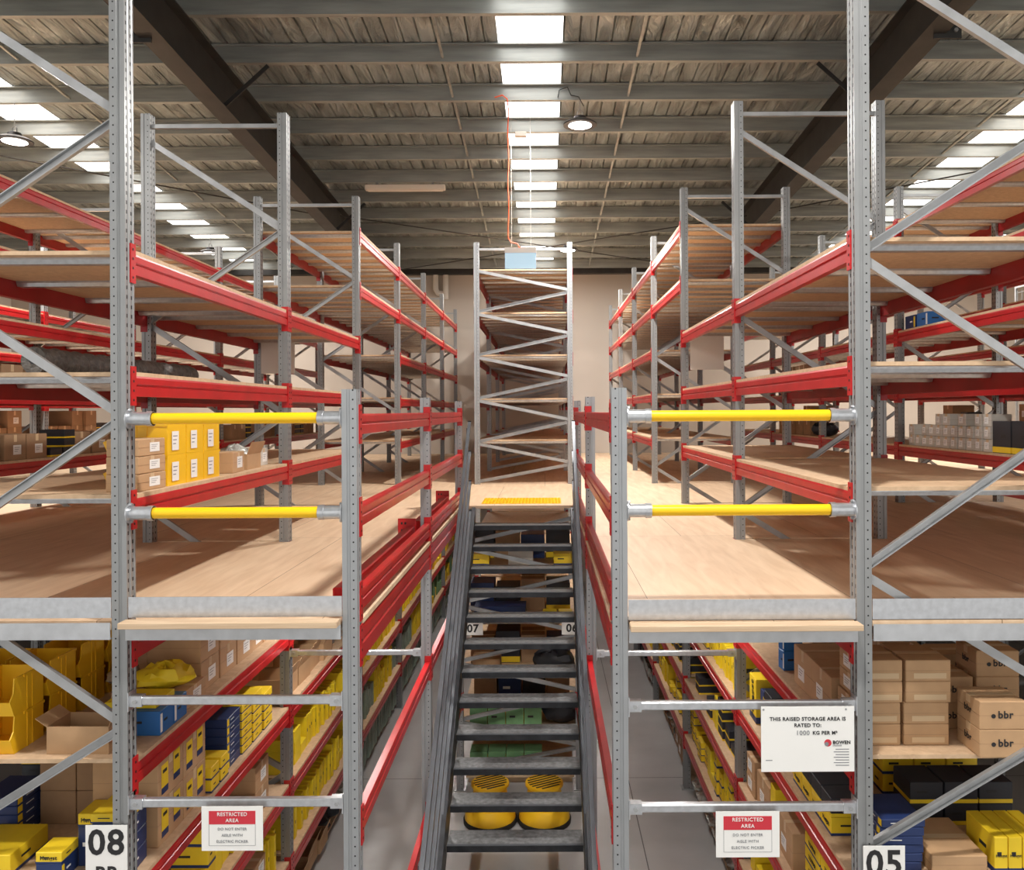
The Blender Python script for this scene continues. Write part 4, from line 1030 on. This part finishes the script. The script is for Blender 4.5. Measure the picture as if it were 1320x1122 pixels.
lamp('round high-bay lamp with glowing face right of the middle skylight', .50, py[2], CZ+3.86, LP)
lamp('round high-bay lamp at the far left edge below the left skylight', -7.15, py[2], CZ+3.68, LP)
lamp('small far round high-bay lamp above the centre rack', (733-702)*py[8]/1050, py[8], CZ+3.44, LP)
lamp('round high-bay lamp at the far left toward the back wall', -7.15, py[8], CZ+3.42, LP)
lamp('round high-bay lamp at the far right toward the back wall', 8.2, py[8], CZ+3.42, LP)
lamp('round high-bay lamp out of sight at the right', 8.2, py[2], CZ+3.7, LP)
lamp('round high-bay lamp overhead just in front of the racks', .5, near[5], CZ+3.9, LP)
lamp('round high-bay lamp overhead front left', -7.15, near[5], CZ+3.9, LP)
lamp('round high-bay lamp overhead front right', 8.2, near[5], CZ+3.9, LP)
# batten luminaire
t = thing('batten_light', 'long pale fluorescent batten fixed under a purlin left of the skylight', 'lamp', (-2.42, py[5]+.02, rz(py[5])))
obj('body', MB().cbox(-.70, .70, -.06, .06, -.14, -.05, 'batten_white', .01), t); obj('diffuser', MB().cbox(-.66, .66, -.045, .045, -.155, -.14, 'batten_white', .006), t)
obj('bracket', MB().box(-.5, -.47, -.02, .02, -.05, 0, 'galv'), t); obj('bracket', MB().box(.47, .5, -.02, .02, -.05, 0, 'galv'), t)
# hanging sign and orange cord
Ys = py[2]
def X_(x): return (x-702)*Ys/1050
def Z_(y): return CZ-(y-530)*Ys/1050
t = thing('hanging_sign', 'pale blue box sign hanging in front of the centre rack', 'sign', (X_(672), Ys, Z_(333)))
obj('face', MB().box(-.21, .21, -.02, .02, -.14, .07, 'sign_blue'), t); obj('header', MB().box(-.212, .212, -.03, .03, .07, .145, 'white_plastic'), t)
for xx in (-.12, .14): obj('suspension_wire', MB().tube([(xx, 0, .145), (xx, 0, rz(Ys)-Z_(333))], .002, 'white_plastic', 4), t)
zt = rz(Ys)
cordp = [(X_(640), Ys-.045, zt+.02), (X_(650), Ys-.045, zt+.05), (X_(656), Ys-.045, zt+.0)]
for i in range(1, 15):
    cordp.append((X_(657)+.006*math.sin(i*1.3), Ys-.045, zt+(Z_(308)-zt)*i/14))
cordp += [(X_(660), Ys-.045, Z_(313)), (X_(668), Ys-.045, Z_(315)), (X_(671), Ys-.045, Z_(320))]
tag(obj('power_cord', MB().tube(cordp, .009, 'orange_cord', 6).mesh('power_cord', True)), 'orange power cord dropping from the roof to the hanging sign', 'cord')
tag(obj('junction_box', MB().cbox(X_(665)*1.08, X_(680)*1.08, py[3]-.03, py[3]+.06, rz(py[3])-.07, rz(py[3])-.001, 'pipe_white', .006)), 'small pale junction box under a purlin near the orange cord', 'junction box')
tag(obj('cable', MB().tube([(.20, Ys-.03, zt+.02), (.22, Ys-.03, zt+.12), (.33, Ys-.03, zt+.16), (.38, Ys-.03, zt+.05), (.48, Ys-.03, zt+.03), (.55, Ys-.03, zt-.1)], .006, 'cable_black', 6).mesh('cable', True)), 'black cable looped on the purlin beside the high-bay lamp', 'cable')
# wall pipes
for k, (xp, yb) in enumerate(((562, 372), (575, 385))):
    xw = (xp-702)*21.25/1050
    pts = [(xw, WALLY-.09, rz(WALLY)-.03), (xw, WALLY-.09, CZ-(yb-530)*21.25/1050)]
    if k == 0: pts += [(xw+.06, WALLY-.09, pts[-1][2]-.10), (xw+.20, WALLY-.09, pts[-1][2]-.12)]
    tag(obj('wall_pipe', MB().tube(pts, .075, 'pipe_white', 14).mesh('wall_pipe', True)), f'pale downpipe high on the back wall, {"left bent" if k == 0 else "right straight"} one', 'pipe')
# wire mesh screens at the right side wall
for i in range(4):
    y0 = 4.6+i*3.0
    t = thing('mesh_screen', f'white wire mesh screen standing by the right wall, {ORD[i]} from the front', 'screen', (9.6, y0, DECK))
    mb = MB()
    for k in range(20): mb.box(-.006, .006, .05+k*.15, .062+k*.15, .05, 3.5, 'steel_tube')
    for k in range(18): mb.box(-.006, .006, .02, 2.95, .05+k*.2, .062+k*.2, 'steel_tube')
    obj('wire_mesh', mb, t); obj('frame', MB().box(-.02, .02, 0, .04, 0, 3.6, 'galv').box(-.02, .02, 2.94, 2.98, 0, 3.6, 'galv').box(-.02, .02, .04, 2.94, 3.55, 3.6, 'galv'), t)

# ------------------------------------------------------------------ added fill lights under the deck, brightening the lower aisles
def under_fill(label, x, y, p):
    t = thing('added_fill_light', label, 'lamp', (x, y, DECK-.03))
    obj('body', MB().cbox(-.04, .04, -.6, .6, -.07, 0, 'batten_white', .008), t)
    obj('tube', MB().box(-.025, .025, -.57, .57, -.085, -.07, 'lamp_glow'), t)
    l = bpy.data.lights.new('lamp_light', 'AREA'); l.shape = 'RECTANGLE'; l.size = .06; l.size_y = 1.15; l.energy = p*1.6; l.color = (1, .955, .90)
    lo = bpy.data.objects.new('lamp_light', l); C.objects.link(lo); lo.parent = t; lo.location = (0, 0, -.095)
for k, yy in enumerate((7.2, 12.0, 16.8)):
    under_fill(f'slim added fill light under the deck over the left aisle, {WORD[k]} one', -1.63, yy, 16)
    under_fill(f'slim added fill light under the deck over the right aisle, {WORD[k]} one', 1.03, yy, 16)

# ------------------------------------------------------------------ world, camera
w = bpy.data.worlds.new('World'); bpy.context.scene.world = w; w.use_nodes = True
w.node_tree.nodes['Background'].inputs[0].default_value = (1.0, .965, .92, 1)
w.node_tree.nodes['Background'].inputs[1].default_value = 1.0
cam = bpy.data.cameras.new('camera'); co = bpy.data.objects.new('camera', cam); C.objects.link(co)
cam.sensor_width = 36; cam.lens = 1050/1320*36; cam.shift_x = -42/1320; cam.shift_y = -31/1320; cam.clip_start = .05
co.location = (0, 0, CZ); co.rotation_euler = (math.pi/2, math.radians(.3), 0)
sc = bpy.context.scene; sc.camera = co
sc.view_settings.view_transform = 'Standard'; sc.view_settings.look = 'None'; sc.view_settings.exposure = 0.0; sc.view_settings.gamma = 1


# ------------------------------------------------------------------ groups of repeats
from collections import defaultdict
PLUR = {'storage_bin': 'yellow picking bins', 'parcel_bag': 'plastic bags', 'carton': 'brown and white cartons', 'open_carton': 'open cartons', 'grey_pack': 'slim grey-green packs', 'filter_pack': 'slim yellow filter packs'}
bym = defaultdict(list)
for o in C.objects:
    if o.parent is None and o.get('label') and not o.get('kind'): bym[o.name.split('.')[0]].append(o)
for base, lst in bym.items():
    pl = PLUR.get(base, base.replace('_', ' ')+('es' if base.endswith('x') else 's'))
    goods = base in PLUR or base.endswith('_box') or base in ('shelf_beam', 'shelf_panel', 'rack_frame')
    reg = defaultdict(list)
    for o in lst:
        x, z = o.location.x, o.location.z
        if goods:
            w_ = 'far left rack' if x < -7 else 'second left rack' if x < -4.8 else 'left rack' if x < -1.5 else 'centre rack' if x < 1.5 else 'right rack' if x < 3.5 else 'second right rack' if x < 6.5 else 'far right rack'
            reg[f'{pl} of the {w_}' + ('' if base == 'rack_frame' else ' below the deck' if z < DECK else ' above the deck')].append(o)
        else: reg[pl].append(o)
    for g, os_ in reg.items():
        if len(os_) > 1:
            for o in os_: o['group'] = g
